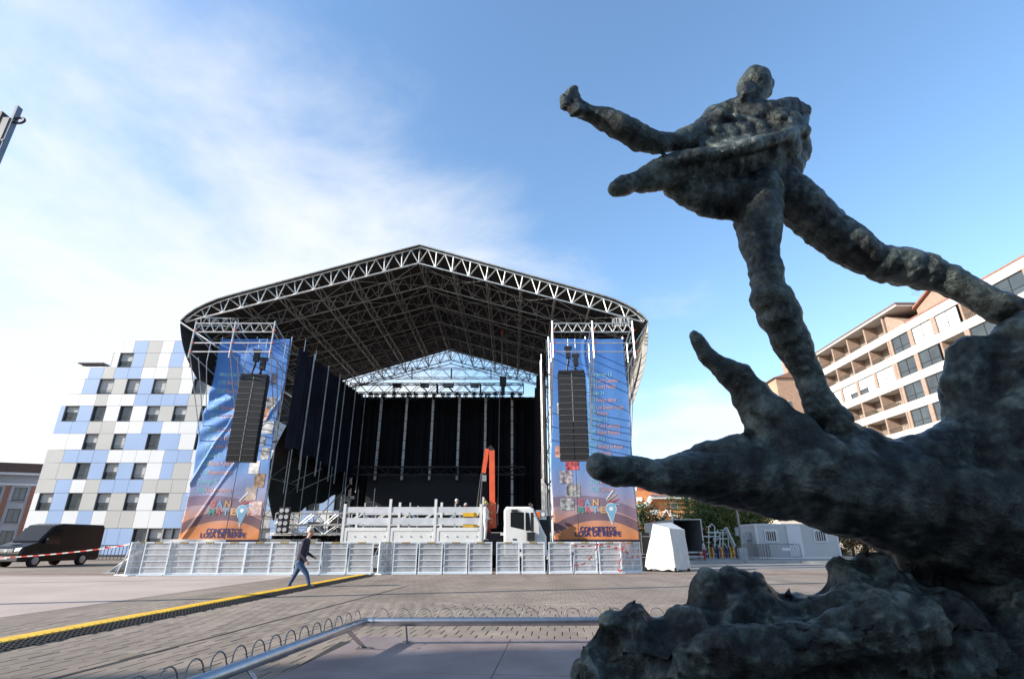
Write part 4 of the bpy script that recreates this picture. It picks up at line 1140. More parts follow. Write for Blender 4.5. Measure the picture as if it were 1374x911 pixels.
for px, rz, lab, dy in ((182, R(62), 'white crowd barrier panel turned back at the left end of the row', .35), (517, R(58), 'white crowd barrier panel turned edgewise beside the dark gap', .35), (848, R(20), 'greyish crowd barrier panel at the right end, hung with tape', .25)):
    x = fence_at(px); dup(proto, (x, fence_y(x) + dy, 0), rz, lab)

# barrier tape: red and white ribbons
TWH = mat('tape_white', (.74, .73, .71), .5, 0, .05, 4)
def tape(pts, w, label, loc=None, seg=.22):
    # resample the line, then alternate the colours along it
    P_ = [Vector(p) for p in pts]; out = []
    for a, b_ in zip(P_, P_[1:]):
        k = max(1, int((b_ - a).length / (seg / 2)))
        for i in range(k): out.append(a.lerp(b_, i / k))
    out.append(P_[-1])
    t = thing('barrier_tape', label, 'tape', out[0] if loc is None else loc)
    for ci, nm in ((0, 'red_stripes'), (1, 'white_stripes')):
        m = MB()
        for i in range(len(out) - 1):
            if (i // 2) % 2 != ci: continue
            a, b_ = out[i], out[i + 1]; d = (b_ - a).normalized()
            up = Vector((0, -.3, 1)); up = (up - d * up.dot(d)).normalized() * w / 2
            ff = Vector((0, .002, 0))
            m.add([a - up, b_ - up, b_ + up, a + up, a - up + ff, b_ - up + ff, b_ + up + ff, a + up + ff], [(0, 1, 2, 3), (7, 6, 5, 4), (0, 4, 5, 1), (3, 2, 6, 7)])
        m.build(nm, RED if ci == 0 else TWH, t, kind='stuff')
    return t
def sag(a, b_, s, n=14): a, b_ = Vector(a), Vector(b_); return [a.lerp(b_, i / n) - Vector((0, 0, s * 4 * (i / n) * (1 - i / n))) for i in range(n + 1)]
def fp(px, py, off=-.10): x = fence_at(px); return aY(px, py, fence_y(x) + off)
tape(sag(fp(770, 731), fp(803, 729), .06), .055, 'red and white tape strung along the top of the right barriers')
tape(sag(fp(803, 729), fp(771, 757), .30), .055, 'red and white tape looping down across the right barriers')
tape([fp(836, 733, -.2), fp(834, 745, -.2), fp(829, 764, -.25), fp(833, 766, -.28), fp(838, 757, -.25), fp(838, 740, -.2)], .07, 'knotted red and white tape hanging in a loop near the end barrier')
tape(sag(fp(805, 729), fp(838, 736), .03) + sag(fp(838, 736, -.15), fp(861, 738, .3), .3), .055, 'red and white tape drooping from the knot to the end barrier')
vt0, vt1 = aY(-12, 745, 27.5), aY(172, 730, 25)
tape(sag(aY(-60, 749, 26.5), aY(174, 730, 24.6), .14, 30), .05, 'red and white tape stretched in front of the black van', seg=.3)
tape(sag(aY(141, 733, 36), aY(174, 729, 26), .05, 12), .06, 'second red and white tape running from the van to the white sheet', seg=.4)

# white sheeting over the end of the barrier line, left
sh = thing('white_sheet', 'white plastic sheet tented over the left end of the barriers', 'sheet', (-17.2, 26, 0))
CLOTH = mat('white_tarpaulin', (.54, .54, .53), .55, 0, .06, 1.5, .15, 12)
def tent(u, v):
    a = aY(200, 727, 26.2).lerp(aY(262, 727, 26.6), u); bq = Vector((-18.1, 0, 0)).lerp(Vector((-16.2, 0, 0)), u)
    p = a.lerp(Vector((bq.x, 26.0 + 1.0 * u, 0.03)), v); p.z += .06 * math.sin(u * 9) * math.sin(v * PI); p.y += .05 * math.sin(u * 14 + v * 5)
    return p
m = MB(); m.grid(tent, 26, 14); o = m.build('sheet', CLOTH, sh, smooth=True); sd_ = o.modifiers.new('thick', 'SOLIDIFY'); sd_.thickness = .01
m = MB(); m.grid(lambda u, v: (-16.2 + 3.0 * u, 26.25 + .04 * math.sin(u * 13) + .1 * v, 1.42 * (1 - v)), 26, 10); o = m.build('hanging_side', CLOTH, sh, smooth=True)
m = MB(); m.tube((-17.6, 25.7, 0), (-16.9, 25.8, 1.35), .03).box(-18.1, -17.5, 25.6, 25.9, 0, .05); m.build('support', STEEL, sh)

# ------------------------------------------------------------------ people
SKINC = mat('skin', (.50, .27, .19), .55, 0, .08, 8)
def body(name, label, Y, J, cols, feet_z, dz=None, voxel=.016):
    """J holds picture points of the joints; each figure is one continuous skin"""
    P_ = {}
    for k, v in J.items():
        P_[k] = aY(v[0], v[1], Y + (v[2] if len(v) > 2 else 0))
    t = thing('person', label, 'person', (P_['hip'].x, Y, feet_z))
    up, low_, shoe, hair = 0, 1, 2, 3
    pr = []
    def L(a, ra, b_, rb, mi): pr.append((P_[a], ra, P_[b_], rb, mi))
    L('hip', .145, 'chest', .165, 0); L('chest', .165, 'shoulder', .13, 0)
    off = Vector((0, .16, -.02))
    pr.append((P_['shoulder'] - off, .085, P_['shoulder'] + off, .085, 0)); pr.append((P_['shoulder'], .07, P_['head'] - Vector((0, 0, .09)), .055, 4))
    hd = P_['head']; fx = J.get('face', (1, 0))
    fwd = Vector((fx[0], fx[1], 0)) if not isinstance(fx, Vector) else fx
    fwd.normalize(); sdv = Vector((-fwd.y, fwd.x, 0))
    pr.append((hd - Vector((0, 0, .06)) + fwd * .03, .07, hd + fwd * .012, .088, 4))
    pr.append((hd + Vector((0, 0, .035)) - fwd * .02, .098, hd + Vector((0, 0, .05)) - fwd * .035, .092, 3))
    pr.append((hd - fwd * .05 - Vector((0, 0, .02)), .07, hd - fwd * .05, .08, 3))
    pr.append((hd + fwd * .10 - Vector((0, 0, .0)), .014, hd + fwd * .105 - Vector((0, 0, .03)), .018, 4))       # nose
    for s in (-1, 1): pr.append((hd + sdv * s * .092 - Vector((0, 0, .03)), .015, hd + sdv * s * .095 + Vector((0, 0, .012)), .017, 4))
    pr.append((hd + fwd * .088 - Vector((0, 0, .065)) - sdv * .02, .012, hd + fwd * .088 - Vector((0, 0, .065)) + sdv * .02, .012, 4))
    for s, (e, w_) in enumerate((('elbow_n', 'hand_n'), ('elbow_f', 'hand_f'))):
        sh_ = P_['shoulder'] + (off if s else -off)
        pr.append((sh_, .068, P_[e], .055, 0)); pr.append((P_[e], .054, P_[w_], .04, 0))
        d = (P_[w_] - P_[e]).normalized(); hand = P_[w_] + d * .06
        pr.append((P_[w_], .032, hand, .036, 4))
        b_ = d.cross(Vector((0, 1, 0))); b_ = b_.normalized() if b_.length > .1 else Vector((1, 0, 0))
        for k, ll in enumerate((.075, .085, .08, .06)):
            f0 = hand + b_ * (.03 - .02 * k); f1 = f0 + d * ll * .6; f2 = f1 + (d * .7 + Vector((0, .5 if s == 0 else -.5, -.2))).normalized() * ll * .5
            pr.append((f0, .011, f1, .0105, 4)); pr.append((f1, .0105, f2, .009, 4))
        pr.append((P_[w_] + d * .02 + b_ * .02, .012, P_[w_] + d * .06 + b_ * .06, .010, 4))
    if 'knee_n' in P_:
        for s, sfx in ((-1, 'n'), (1, 'f')):
            o_ = Vector((0, .085 * s, -.06))
            pr.append((P_['hip'] + o_, .105, P_['knee_' + sfx] , .072, 1)); pr.append((P_['knee_' + sfx], .070, P_['foot_' + sfx], .052, 1))
            pr.append((P_['foot_' + sfx] - Vector((0, 0, .045)) - fwd * .03, .045, P_['toe_' + sfx], .034, 2))
    o = blob('body', pr, voxel, cols + [SKINC], t, None, 3)
    return t
PUR, JEAN = mat('dark_plum_jacket', (.026, .021, .042), .8, 0, .2, 8, .3, 25), mat('blue_denim', (.035, .075, .16), .8, 0, .25, 10, .3, 40)
SHOE, GREYH = mat('grey_shoe', (.10, .10, .10), .6), mat('grey_hair', (.52, .51, .49), .7, 0, .15, 30)
body('man', 'grey-haired man in dark jacket and jeans walking along the cable ramp', 17.85,
     dict(head=(417.5, 711.5), shoulder=(411, 726), chest=(408, 735), hip=(403, 752), elbow_n=(403.5, 742, -.2), hand_n=(411, 752, -.22), elbow_f=(412, 741, .2), hand_f=(420, 746, .2),
          knee_n=(411.5, 769, -.08), foot_n=(414.5, 783, -.08), toe_n=(421, 785.5, -.08), knee_f=(396.5, 769, .08), foot_f=(388.5, 783, .08), toe_f=(394, 788, .08), face=(1, -.15)),
     [PUR, JEAN, SHOE, GREYH], 0.0)
WOV, YCAP = mat('white_overall', (.62, .61, .58), .7, 0, .08, 6), mat('yellow_cap', (.55, .62, .05), .6)
DKC, HELM = mat('dark_workwear', (.02, .021, .026), .8, 0, .2, 6), mat('white_helmet', (.7, .7, .68), .4)
def worker(label, px, py, Y, feet, cols, turn=1):
    """standing figure whose head is at the picture point"""
    h = aY(px, py, Y)
    t = thing('person', label, 'person', (h.x, Y, feet))
    pr = []; b_ = Vector((h.x, Y, 0)); H_ = h.z + .1
    k = (H_ - feet) / 1.75
    def q(x, y, z): return Vector((h.x + x * k * turn, Y + y * k, feet + z * k))
    def A(a, ra, c, rc, mi): pr.append((q(*a), ra * k, q(*c), rc * k, mi))
    A((0, 0, .95), .14, (.01, 0, 1.25), .16, 0); A((.01, 0, 1.25), .16, (.0, 0, 1.42), .10, 0)
    A((0, -.17, 1.40), .08, (0, .17, 1.40), .08, 0); A((.0, 0, 1.42), .055, (.02, 0, 1.58), .055, 4)
    A((.035, 0, 1.60), .075, (.025, 0, 1.65), .09, 4); A((-.01, 0, 1.67), .10, (-.01, 0, 1.68), .098, 3); A((.12, 0, 1.64), .015, (.12, 0, 1.62), .018, 4)
    for s in (-1, 1):
        A((0, .2 * s, 1.38), .065, (.02, .25 * s, 1.10), .052, 0); A((.02, .25 * s, 1.10), .05, (.20, .20 * s, .95), .038, 0); A((.20, .2 * s, .95), .034, (.29, .18 * s, .93), .03, 4)
        for f in range(4): A((.27, (.18 + .02 * f - .03) * s, .93), .012, (.36, (.17 + .02 * f - .03) * s, .90), .010, 4)
        A((.22, .16 * s, .95), .012, (.27, .12 * s, .97), .011, 4)
        A((0, .09 * s, .92), .10, (.03, .10 * s, .5), .07, 1); A((.03, .1 * s, .5), .068, (.0, .10 * s, .1), .05, 1); A((-.03, .1 * s, .05), .045, (.16, .1 * s, .035), .035, 2)
    blob('body', pr, .02 * max(.6, k), cols + [SKINC], t, None, 3)
worker('worker in white overalls and yellow cap standing beside the crane', 651.5, 674, 27.0, 1.35, [WOV, WOV, SHOE, YCAP])
worker('stage worker with white helmet behind the flatbed rails', 613, 671, 33, 1.78, [DKC, DKC, SHOE, HELM])
worker('bent stage worker with grey hair behind the flatbed, right of the helmeted one', 625, 676.5, 33.4, 1.78, [mat('grey_shirt', (.2, .2, .2), .8), DKC, SHOE, GREYH], -1)
worker('worker in black standing behind the truck cab', 712, 677, 30.2, 1.4, [DKC, DKC, SHOE, mat('black_hair', (.015, .012, .01), .6)])
worker('small figure in white and red beside the play frame', 943, 727, 41.5, .115, [mat('white_shirt', (.7, .69, .68), .7), mat('red_trousers', (.5, .04, .04), .7), SHOE, mat('dark_hair', (.03, .02, .015), .6)])

# ------------------------------------------------------------------ vehicles
def shellbody(prof_, w, inset, mt, name, parent):
    """side outline (x, z) made into a body of width w with rounded shoulders"""
    cx = sum(p[0] for p in prof_) / len(prof_); cz = sum(p[1] for p in prof_) / len(prof_)
    n = len(prof_); m = MB(); lay = []
    for y, k in ((-w / 2, inset), (-w / 2 + inset * .35, inset * .3), (-w / 2 + inset, 0), (w / 2 - inset, 0), (w / 2 - inset * .35, inset * .3), (w / 2, inset)):
        row = []
        for x, z in prof_:
            d = Vector((cx - x, cz - z)); d = d.normalized() * k if d.length else d
            row.append((x + d.x, y, z + d.y))
        lay.append(row)
    m.v = [p for r_ in lay for p in r_]
    for a in range(5):
        for i in range(n):
            j = (i + 1) % n
            m.f.append((a * n + i, a * n + j, (a + 1) * n + j, (a + 1) * n + i)); m.m.append(0)
    m.f.append(tuple(range(n - 1, -1, -1))); m.m.append(0); m.f.append(tuple(range(5 * n, 6 * n))); m.m.append(0)
    o = m.build(name, mt, parent, W=False)
    return o
def wheel(parent, x, y, r, w, out):
    o = MB().disc((x, y, r), 'y', r, w, 28)
    t = o.build('wheel', RUBB, parent, W=False)
    m = MB(); m.disc((x, y + out * (w / 2 + .004), r), 'y', r * .62, .02, 20); m.disc((x, y + out * (w / 2 + .016), r), 'y', r * .22, .03, 12)
    for k in range(6):
        a = k * PI / 3; m.obox((x + r * .4 * math.cos(a), y + out * (w / 2 + .016), r + r * .4 * math.sin(a)), (.06, .012, .06))
    m.build('rim', STEEL, t, W=False)
VBLK = mat('black_van_paint', (.006, .006, .0075), .3, 0, .15, 2, spec=.35)
vs_ = .93
VC = Vector((-26.9, 31.4, 0)); vdir = Vector((.10, .995, 0))           # near front corner and direction to the rear
vrz = math.atan2(-vdir.y, -vdir.x)
sidev = Vector((-vdir.y, vdir.x, 0))                                    # to the far side
vl, vw, vh = 5.75 * vs_, 1.98 * vs_, 2.52 * vs_
vcen = VC + vdir * vl / 2 + sidev * vw / 2
van = thing('van', 'black panel van parked behind the striped tape on the far left', 'van', (vcen.x, vcen.y, 0), vrz)
hl = vl / 2
pf = [(-hl, .35), (-hl, .9), (-hl + .03, vh - .15), (-hl + .2, vh), (hl - 2.3, vh), (hl - 1.75, vh - .10), (hl - .92, 1.32), (hl - .25, 1.10), (hl - .05, .95), (hl, .72), (hl, .32), (hl - .35, .28), (-hl + .2, .28)]
shellbody(pf, vw, .10, VBLK, 'van_body', van)
q = (vh - .10 - 1.32); 
m = MB(); m.add([(hl - 1.70, -vw / 2 + .14, vh - .16), (hl - 1.70, vw / 2 - .14, vh - .16), (hl - .96, vw / 2 - .10, 1.36), (hl - .96, -vw / 2 + .10, 1.36)], [(0, 1, 2, 3)])
for i, v in enumerate(m.v): m.v[i] = (v[0] + .03, v[1], v[2] + .02)
m.build('windscreen', DGLASS, van, W=False)
MB().add([(hl - .93, vw / 2 - .15, 1.335), (hl - .93, -vw / 2 + .15, 1.335), (hl - .88, -vw / 2 + .15, 1.33), (hl - .88, vw / 2 - .15, 1.33)], [(0, 1, 2, 3)]).build('wiper', RUBB, van, W=False)
for s in (-1, 1):
    y = s * (vw / 2 + .006)
    f = [(hl - 2.25, 1.22), (hl - 1.28, 1.22), (hl - 1.70, vh - .32), (hl - 2.25, vh - .32)]
    dr_ = MB().add([(hl - 2.35, y, .42), (hl - 1.12, y, .42), (hl - 1.12, y, 1.25), (hl - 1.62, y, vh - .26), (hl - 2.35, y, vh - .26)], [(0, 1, 2, 3, 4) if s < 0 else (4, 3, 2, 1, 0)]).build('door', VBLK, van, W=False)
    MB().add([(a, y + s * .006, b_) for a, b_ in f], [(0, 1, 2, 3) if s < 0 else (3, 2, 1, 0)]).build('side_window', DGLASS, dr_, W=False)
    MB().box(hl - 2.25, hl - 2.08, y + s * .004 - .01, y + s * .004 + .01, 1.08, 1.12).build('handle', BLACK, dr_, W=False)
    m = MB(); m.obox((hl - 1.28, s * (vw / 2 + .13), 1.38), (.10, .18, .26)); m.obox((hl - 1.28, s * (vw / 2 + .03), 1.26), (.05, .14, .05)); m.build('mirror', BLACK, van, W=False)
    MB().box(-hl + .3, hl - 1.2, s * (vw / 2) - .012, s * (vw / 2) + .014, .58, .66).build('rub_strip', RUBB, van, W=False)
    for x in (hl - .95, -hl + 1.28):
        MB().disc((x, s * (vw / 2 - .045), .42), 'y', .42, .10, 24).build('wheel_arch', BLACK, van, W=False)
        wheel(van, x, s * (vw / 2 - .06), .335, .22, s)
    MB().add([(hl + .004, s * .52, .84), (hl + .004, s * .82, .84), (hl - .06, s * .86, 1.02), (hl - .06, s * .50, .98)], [(0, 1, 2, 3) if s > 0 else (3, 2, 1, 0)]).build('headlight', mat('headlamp', (.55, .57, .6), .12, .3, .2, 8), van, W=False)
for k in range(3): MB().box(hl - .02, hl + .012, -.42, .42, .80 + k * .055, .83 + k * .055).build('grille_bar', STEEL, van, W=False)
MB().disc((hl + .012, 0, .855), 'x', .075, .02, 16).build('badge', STEEL, van, W=False)
MB().box(hl - .02, hl + .05, -vw / 2 + .06, vw / 2 - .06, .34, .60).build('bumper', mat('grey_bumper', (.03, .03, .032), .6), van, W=False)
MB().box(hl + .05, hl + .06, -.26, .26, .44, .55).build('number_plate', WHITE, van, W=False)
MB().box(hl - .55, hl - .40, -.35, .35, 1.245, 1.25).build('bonnet_vent', STEEL, van, W=False)

# flatbed crane truck
TW = mat('truck_white', (.70, .69, .66), .35, 0, .06, 1.2, coat=.3)
YN, YFR = 26.9, 29.2
def tx(px, py=700): return aY(px, py, YN).x
def tz(py, px=560): return aY(px, py, YN).z
tr = thing('flatbed_truck', 'white flatbed truck with stake sides and loading crane behind the barriers', 'truck', (tx(590), 28.0, 0))
x0, x1 = tx(461), tx(645)
zb, zs, zr1a, zr1b, zr2a, zr2b, zt = 1.18, tz(707), tz(701), tz(694), tz(687), tz(680), tz(669)
MB().box(x0, x1, YN + .05, YFR - .05, zb - .14, zb).build('bed_floor', mat('bed_steel', (.25, .25, .25), .6, .3, .2, 3), tr)
MB().box(x0, x1 + 2.8, YN + .7, YN + .95, .72, .98).box(x0, x1 + 2.8, YFR - .95, YFR - .7, .72, .98).build('chassis', BLACK, tr)
nb = 3
for yy, nm in ((YN, 'near'), (YFR - .04, 'far')):
    for k in range(nb):
        a, b_ = x0 + (x1 - x0) * k / nb + .06, x0 + (x1 - x0) * (k + 1) / nb - .06
        sdp_ = MB().box(a, b_, yy, yy + .04, zb + .02, zs).build('drop_side', TW, tr)
        m = MB(); m.box(a + .05, b_ - .05, yy - .018, yy, zs - .16, zs - .02).box(a + .05, b_ - .05, yy - .018, yy, zb + .06, zb + .16).box(a + .05, a + .15, yy - .018, yy, zb + .16, zs - .16)
        for j in range(4): m.disc((a + .5 + j * .5 * (b_ - a) / 2.2, yy - .02, (zs + zb) / 2), 'y', .03, .03, 8)
        m.build('side_rib', TW, sdp_)
        for (za, zc_) in ((zr1a - .06, zr1b), (zr2a, zr2b + .02)):
            MB().box(a - .05, b_ + .05, yy, yy + .03, za, zc_).build('stake_rail', mat('pale_aluminium_board', (.60, .61, .62), .5, .25, .12, 2), tr)
    for k in range(nb + 1):
        x = x0 + (x1 - x0) * k / nb
        MB().box(x - .06, x + .06, yy - .03, yy + .05, zb - .1, zt + (.0 if k in (1, 2) else -.22)).build('stake_post', TW, tr)
    for k in range(nb):
        x = x0 + (x1 - x0) * (k + .43) / nb
        MB().box(x - .035, x + .035, yy + .035, yy + .07, zs, zr2b + .22).build('stake_post', ALU, tr)
MB().box(x1 + .06, x1 + .14, YN, YFR, zb, zt + .1).build('headboard', TW, tr)
MB().box(x0 - .06, x0 - .01, YN + .06, YFR - .06, zb, zs).build('tail_board', TW, tr)
for (px, py) in ((631, 690), (631, 704)):
    c = aY(px, py, YN + .5); MB().box(c.x - .35, c.x + .35, YN + .35, YN + .6, c.z - .09, c.z + .09).build('yellow_strut', YEL, tr)
# cab
c0, c1 = tx(676), tx(733)
zc1 = tz(679, 700)
cp = [(c0, .75), (c0, zc1 - .18), (c0 + .12, zc1), (c1 - .78, zc1), (c1 - .60, zc1 - .08), (c1 - .10, 1.72), (c1, 1.55), (c1, .75), (c1 - .1, .62), (c0 + .1, .62)]
cpl = [(a - (tx(590)), b_) for a, b_ in cp]
cabt = shellbody(cpl, YFR - YN - .1, .10, TW, 'cab', tr)
yq = -(YFR - YN - .1) / 2; ox = tx(590)
def cw(pts, nm, mt, dy=-.004, par=tr):
    return MB().add([(tx(a) - ox, yq + dy, tz(b_, 700)) for a, b_ in pts], [tuple(range(len(pts)))]).build(nm, mt, par, W=False)
cw([(679, 730), (706, 730), (706, 710), (706, 684), (679, 684)][::-1], 'door', TW, -.006)
cw([(685, 706), (703, 710), (703, 686.5), (685, 686.5)], 'side_window', DGLASS, -.014)
cw([(705, 711), (712.5, 711), (709.5, 687), (705, 687)], 'front_quarter_window', DGLASS, -.014)
m = MB(); m.box(tx(686) - ox, tx(695) - ox, yq - .06, yq - .02, tz(686) , tz(683)); m.build('sun_visor', BLACK, tr, W=False)
m = MB(); m.obox((tx(714) - ox, yq - .22, tz(700, 700)), (.14, .20, .85)); m.obox((tx(712) - ox, yq - .12, tz(719, 700)), (.36, .24, .38)); m.tube((tx(712) - ox, yq, tz(689, 700)), (tx(714) - ox, yq - .22, tz(690, 700)), .02); m.build('mirror', BLACK, tr, W=False)
m = MB(); m.add([(c1 - ox - .58, -1.0, zc1 - .13), (c1 - ox - .58, 1.0, zc1 - .13), (c1 - ox - .08, 1.02, 1.76), (c1 - ox - .08, -1.02, 1.76)], [(3, 2, 1, 0)])
for i, v in enumerate(m.v): m.v[i] = (v[0] + .02, v[1], v[2] + .015)
m.build('windscreen', DGLASS, tr, W=False)
MB().box(c1 - ox - .02, c1 - ox + .06, -1.05, 1.05, .55, .95).build('bumper', TW, tr, W=False)
for s in (-1, 1): MB().box(c1 - ox + .06, c1 - ox + .075, s * .85 - .16, s * .85 + .16, .70, .86).build('headlight', mat('headlamp', (.6, .6, .6), .1), tr, W=False)
MB().box(tx(688) - ox, tx(693) - ox, yq - .02, yq, tz(724, 700), tz(722, 700)).build('handle', BLACK, tr, W=False)
for x in (c1 - .75, x0 + 1.7, x0 + 2.75):
    for yy, s in ((YN + .25, -1), (YFR - .25, 1)): 
        wheel(tr, x - ox, yy - 28.0, .46, .28, s)
for x in (c1 - .75,): MB().box(x - .6 - ox, x + .6 - ox, -1.16, 1.14, .90, .99).build('mudguard', BLACK, tr, W=False)
# loader crane between bed and cab
CR = mat('red_crane_paint', (.70, .115, .045), .4, 0, .12, 3)
yc = 28.0
def cz(px, py): p = aY(px, py, yc); return Vector((p.x, yc, p.z))
m = MB(); m.obox((cz(661, 715).x, yc, 1.35), (.75, .8, .75)); m.build('crane_base', BLACK, tr)
def bar(p, q_, w, d_): 
    z_ = (q_ - p).normalized(); M_ = z_.to_track_quat('Z', 'Y').to_matrix(); return MB().obox((p + q_) / 2, (w, d_, (q_ - p).length), M_)
bar(cz(661, 708), cz(660, 674), .36, .4).build('crane_column', CR, tr)
bar(cz(660.5, 678), cz(660, 604), .25, .28).build('crane_boom', CR, tr)
bar(cz(653.5, 602), cz(649, 634), .20, .22).build('crane_jib', CR, tr)
bar(cz(660, 606), cz(654.5, 600), .12, .4).build('crane_knuckle', BLACK, tr)
MB().tube(cz(648, 632), cz(643.5, 690), .05).tube(cz(646, 634), cz(640, 680), .03).tube(cz(667, 668), cz(668, 690), .03).build('hydraulic_hose', BLACK, tr)
MB().obox(cz(650, 641), (.2, .2, .3)).tube(cz(668, 676), cz(667, 688), .05).build('crane_hook', STEEL, tr)
bar(cz(654.5, 722), cz(655, 697), .16, .3).build('outrigger', RED, tr)
m = MB()
for k in range(3): m.obox((cz(660, 676).x, yc - .22, cz(660, 676 + 12 * k).z), (.12, .03, .12))
m.build('crane_label', mat('ochre_label', (.5, .33, .1), .5), tr)
wl2 = thing('work_lamp', 'dark equipment cart with orange and white lamp right of the truck cab', 'cart', aY(727, 727, 29.6))
c = aY(726, 690, 29.4)
MB().box(c.x - .45, c.x + .45, 29.4, 29.9, 0.02, c.z - .05).build('cart_body', BLACK, wl2)
MB().box(c.x - .28, c.x + .28, 29.36, 29.40, c.z - .24, c.z + .24).build('lamp_frame', STEEL, wl2)
MB().box(c.x - .24, c.x - .06, 29.33, 29.36, c.z - .14, c.z + .14).build('orange_lens', mat('orange_lens', (.8, .16, .02), .3), wl2)
MB().disc((c.x + .1, 29.345, c.z + .02), 'y', .1, .03, 14).build('white_lens', WHITE, wl2)

# ------------------------------------------------------------------ blue, grey and white panelled building on the left
PCOL = {'W': mat('white_cladding', (.72, .725, .72), .45, 0, .03, .3), 'B': mat('light_blue_cladding', (.31, .43, .65), .45, 0, .05, .3), 'G': mat('grey_cladding', (.47, .465, .44), .5, 0, .04, .3)}
bb = thing('panelled_building', 'modern building clad in white, light blue and grey panels on the left', 'building', (-31, 60, 0))
YB_ = 55.0
def zc1_(cy): return aY(100, cy / 4.553 + 400, YB_).z
def zc2_(cy): return aY(100, cy / 4.553 + 580, YB_).z
rows = [(1, 258, 332, [(690, 820, 'W'), (820, 905, 'B'), (905, 990, 'G'), (990, 1062, 'W'), (1062, 1142, 'B'), (1142, 1175, 'G'), (1175, 1260, 'W')]),
 (1, 332, 420, [(690, 725, 'W'), (725, 810, 'N'), (810, 885, 'B'), (885, 965, 'G'), (965, 1038, 'W'), (1038, 1120, 'B'), (1120, 1165, 'W'), (1165, 1250, 'N'), (1250, 1330, 'G')]),
 (1, 420, 490, [(430, 545, 'W'), (545, 630, 'B'), (630, 700, 'G'), (700, 865, 'B'), (865, 1025, 'W'), (1025, 1110, 'G'), (1110, 1190, 'W'), (1190, 1300, 'B')]),
 (1, 490, 583, [(415, 510, 'W'), (510, 600, 'B'), (600, 690, 'N'), (690, 768, 'G'), (768, 850, 'N'), (850, 932, 'B'), (932, 1012, 'N'), (1012, 1098, 'G'), (1098, 1178, 'W'), (1178, 1262, 'N'), (1262, 1340, 'G')]),
 (1, 583, 655, [(390, 585, 'W'), (585, 655, 'G'), (655, 822, 'W'), (822, 1150, 'B'), (1150, 1240, 'G'), (1240, 1330, 'W')]),
 (1, 655, 750, [(365, 388, 'B'), (388, 475, 'N'), (475, 560, 'B'), (560, 640, 'N'), (640, 725, 'W'), (725, 803, 'N'), (803, 890, 'W'), (890, 970, 'N'), (970, 1055, 'G'), (1055, 1135, 'N'), (1135, 1222, 'G'), (1222, 1305, 'N'), (1305, 1390, 'B')]),
 (1, 750, 825, [(335, 535, 'B'), (535, 700, 'G'), (700, 870, 'W'), (870, 988, 'B'), (988, 1205, 'W'), (1205, 1330, 'B')]),
 (2, 5, 104, [(315, 510, 'W'), (510, 592, 'N'), (592, 685, 'G'), (685, 762, 'N'), (762, 893, 'B'), (893, 972, 'N'), (972, 1095, 'B'), (1095, 1190, 'W'), (1190, 1270, 'N'), (1270, 1360, 'G')]),
 (2, 104, 183, [(290, 388, 'G'), (388, 658, 'B'), (658, 1000, 'W'), (1000, 1172, 'B'), (1172, 1260, 'W')]),
 (2, 183, 285, [(265, 455, 'G'), (455, 543, 'N'), (543, 632, 'B'), (632, 716, 'N'), (716, 808, 'B'), (808, 888, 'N'), (888, 982, 'W'), (982, 1055, 'B'), (1055, 1160, 'G'), (1160, 1240, 'W')]),
 (2, 285, 367, [(240, 338, 'G'), (338, 432, 'B'), (432, 518, 'W'), (518, 608, 'G'), (608, 868, 'B'), (868, 1140, 'G'), (1140, 1230, 'W')]),
 (2, 367, 475, [(205, 228, 'W'), (228, 315, 'N'), (315, 405, 'B'), (405, 492, 'N'), (492, 582, 'G'), (582, 668, 'N'), (668, 760, 'G'), (760, 842, 'N'), (842, 940, 'W'), (940, 1022, 'N'), (1022, 1110, 'G'), (1110, 1200, 'B')]),
 (2, 475, 583, [(150, 282, 'W'), (282, 375, 'B'), (375, 468, 'W'), (468, 557, 'B'), (557, 642, 'W'), (642, 818, 'G'), (818, 1003, 'W'), (1003, 1115, 'B'), (1115, 1190, 'W')]),
 (2, 583, 735, [(130, 230, 'W'), (230, 330, 'N'), (330, 430, 'W'), (430, 640, 'B'), (640, 800, 'B'), (800, 885, 'N'), (885, 893, 'G'), (893, 978, 'N'), (978, 985, 'G'), (985, 1040, 'N'), (1040, 1115, 'N')])]
XL, XR = -47.55, -13.5
FRAME = mat('anthracite_frame', (.035, .037, .04), .5)
BLIND = mat('pale_blind', (.45, .45, .44), .7, 0, .1, 2)
REVEAL = mat('dark_reveal', (.16, .165, .18), .7)
rr_ = random.Random(3)
def lwin(x0, x1, z0, z1):
    w = MB()
    f = .06
    w.box(x0, x0 + f, YB_ + .22, YB_ + .30, z0, z1).box(x1 - f, x1, YB_ + .22, YB_ + .30, z0, z1).box(x0 + f, x1 - f, YB_ + .22, YB_ + .30, z1 - f, z1).box(x0 + f, x1 - f, YB_ + .22, YB_ + .30, z0, z0 + f)
    w.box(x0 + f, x1 - f, YB_ + .23, YB_ + .29, z0 + .42, z0 + .47)
    o = w.build('window', FRAME, bb)
    MB().box(x0 + f, x1 - f, YB_ + .26, YB_ + .27, z0 + f, z1 - f).build('pane', GLASS, o)
    k = rr_.random()
    if k < .75:
        zz = z1 - f - (z1 - z0) * rr_.choice((.35, .5, .5, .8))
        MB().box(x0 + f + .01, x1 - f - .01, YB_ + .245, YB_ + .255, zz, z1 - f).build('blind', BLIND, o)
    m = MB(); m.box(x0 - .0, x0 + .03, YB_ + .0, YB_ + .22, z0, z1).box(x0, x1, YB_, YB_ + .22, z1 - .03, z1).box(x1 - .03, x1, YB_, YB_ + .22, z0, z1).box(x0, x1, YB_ - .02, YB_ + .22, z0, z0 + .03)
    m.build('reveal', REVEAL, o)
wallm = MB()
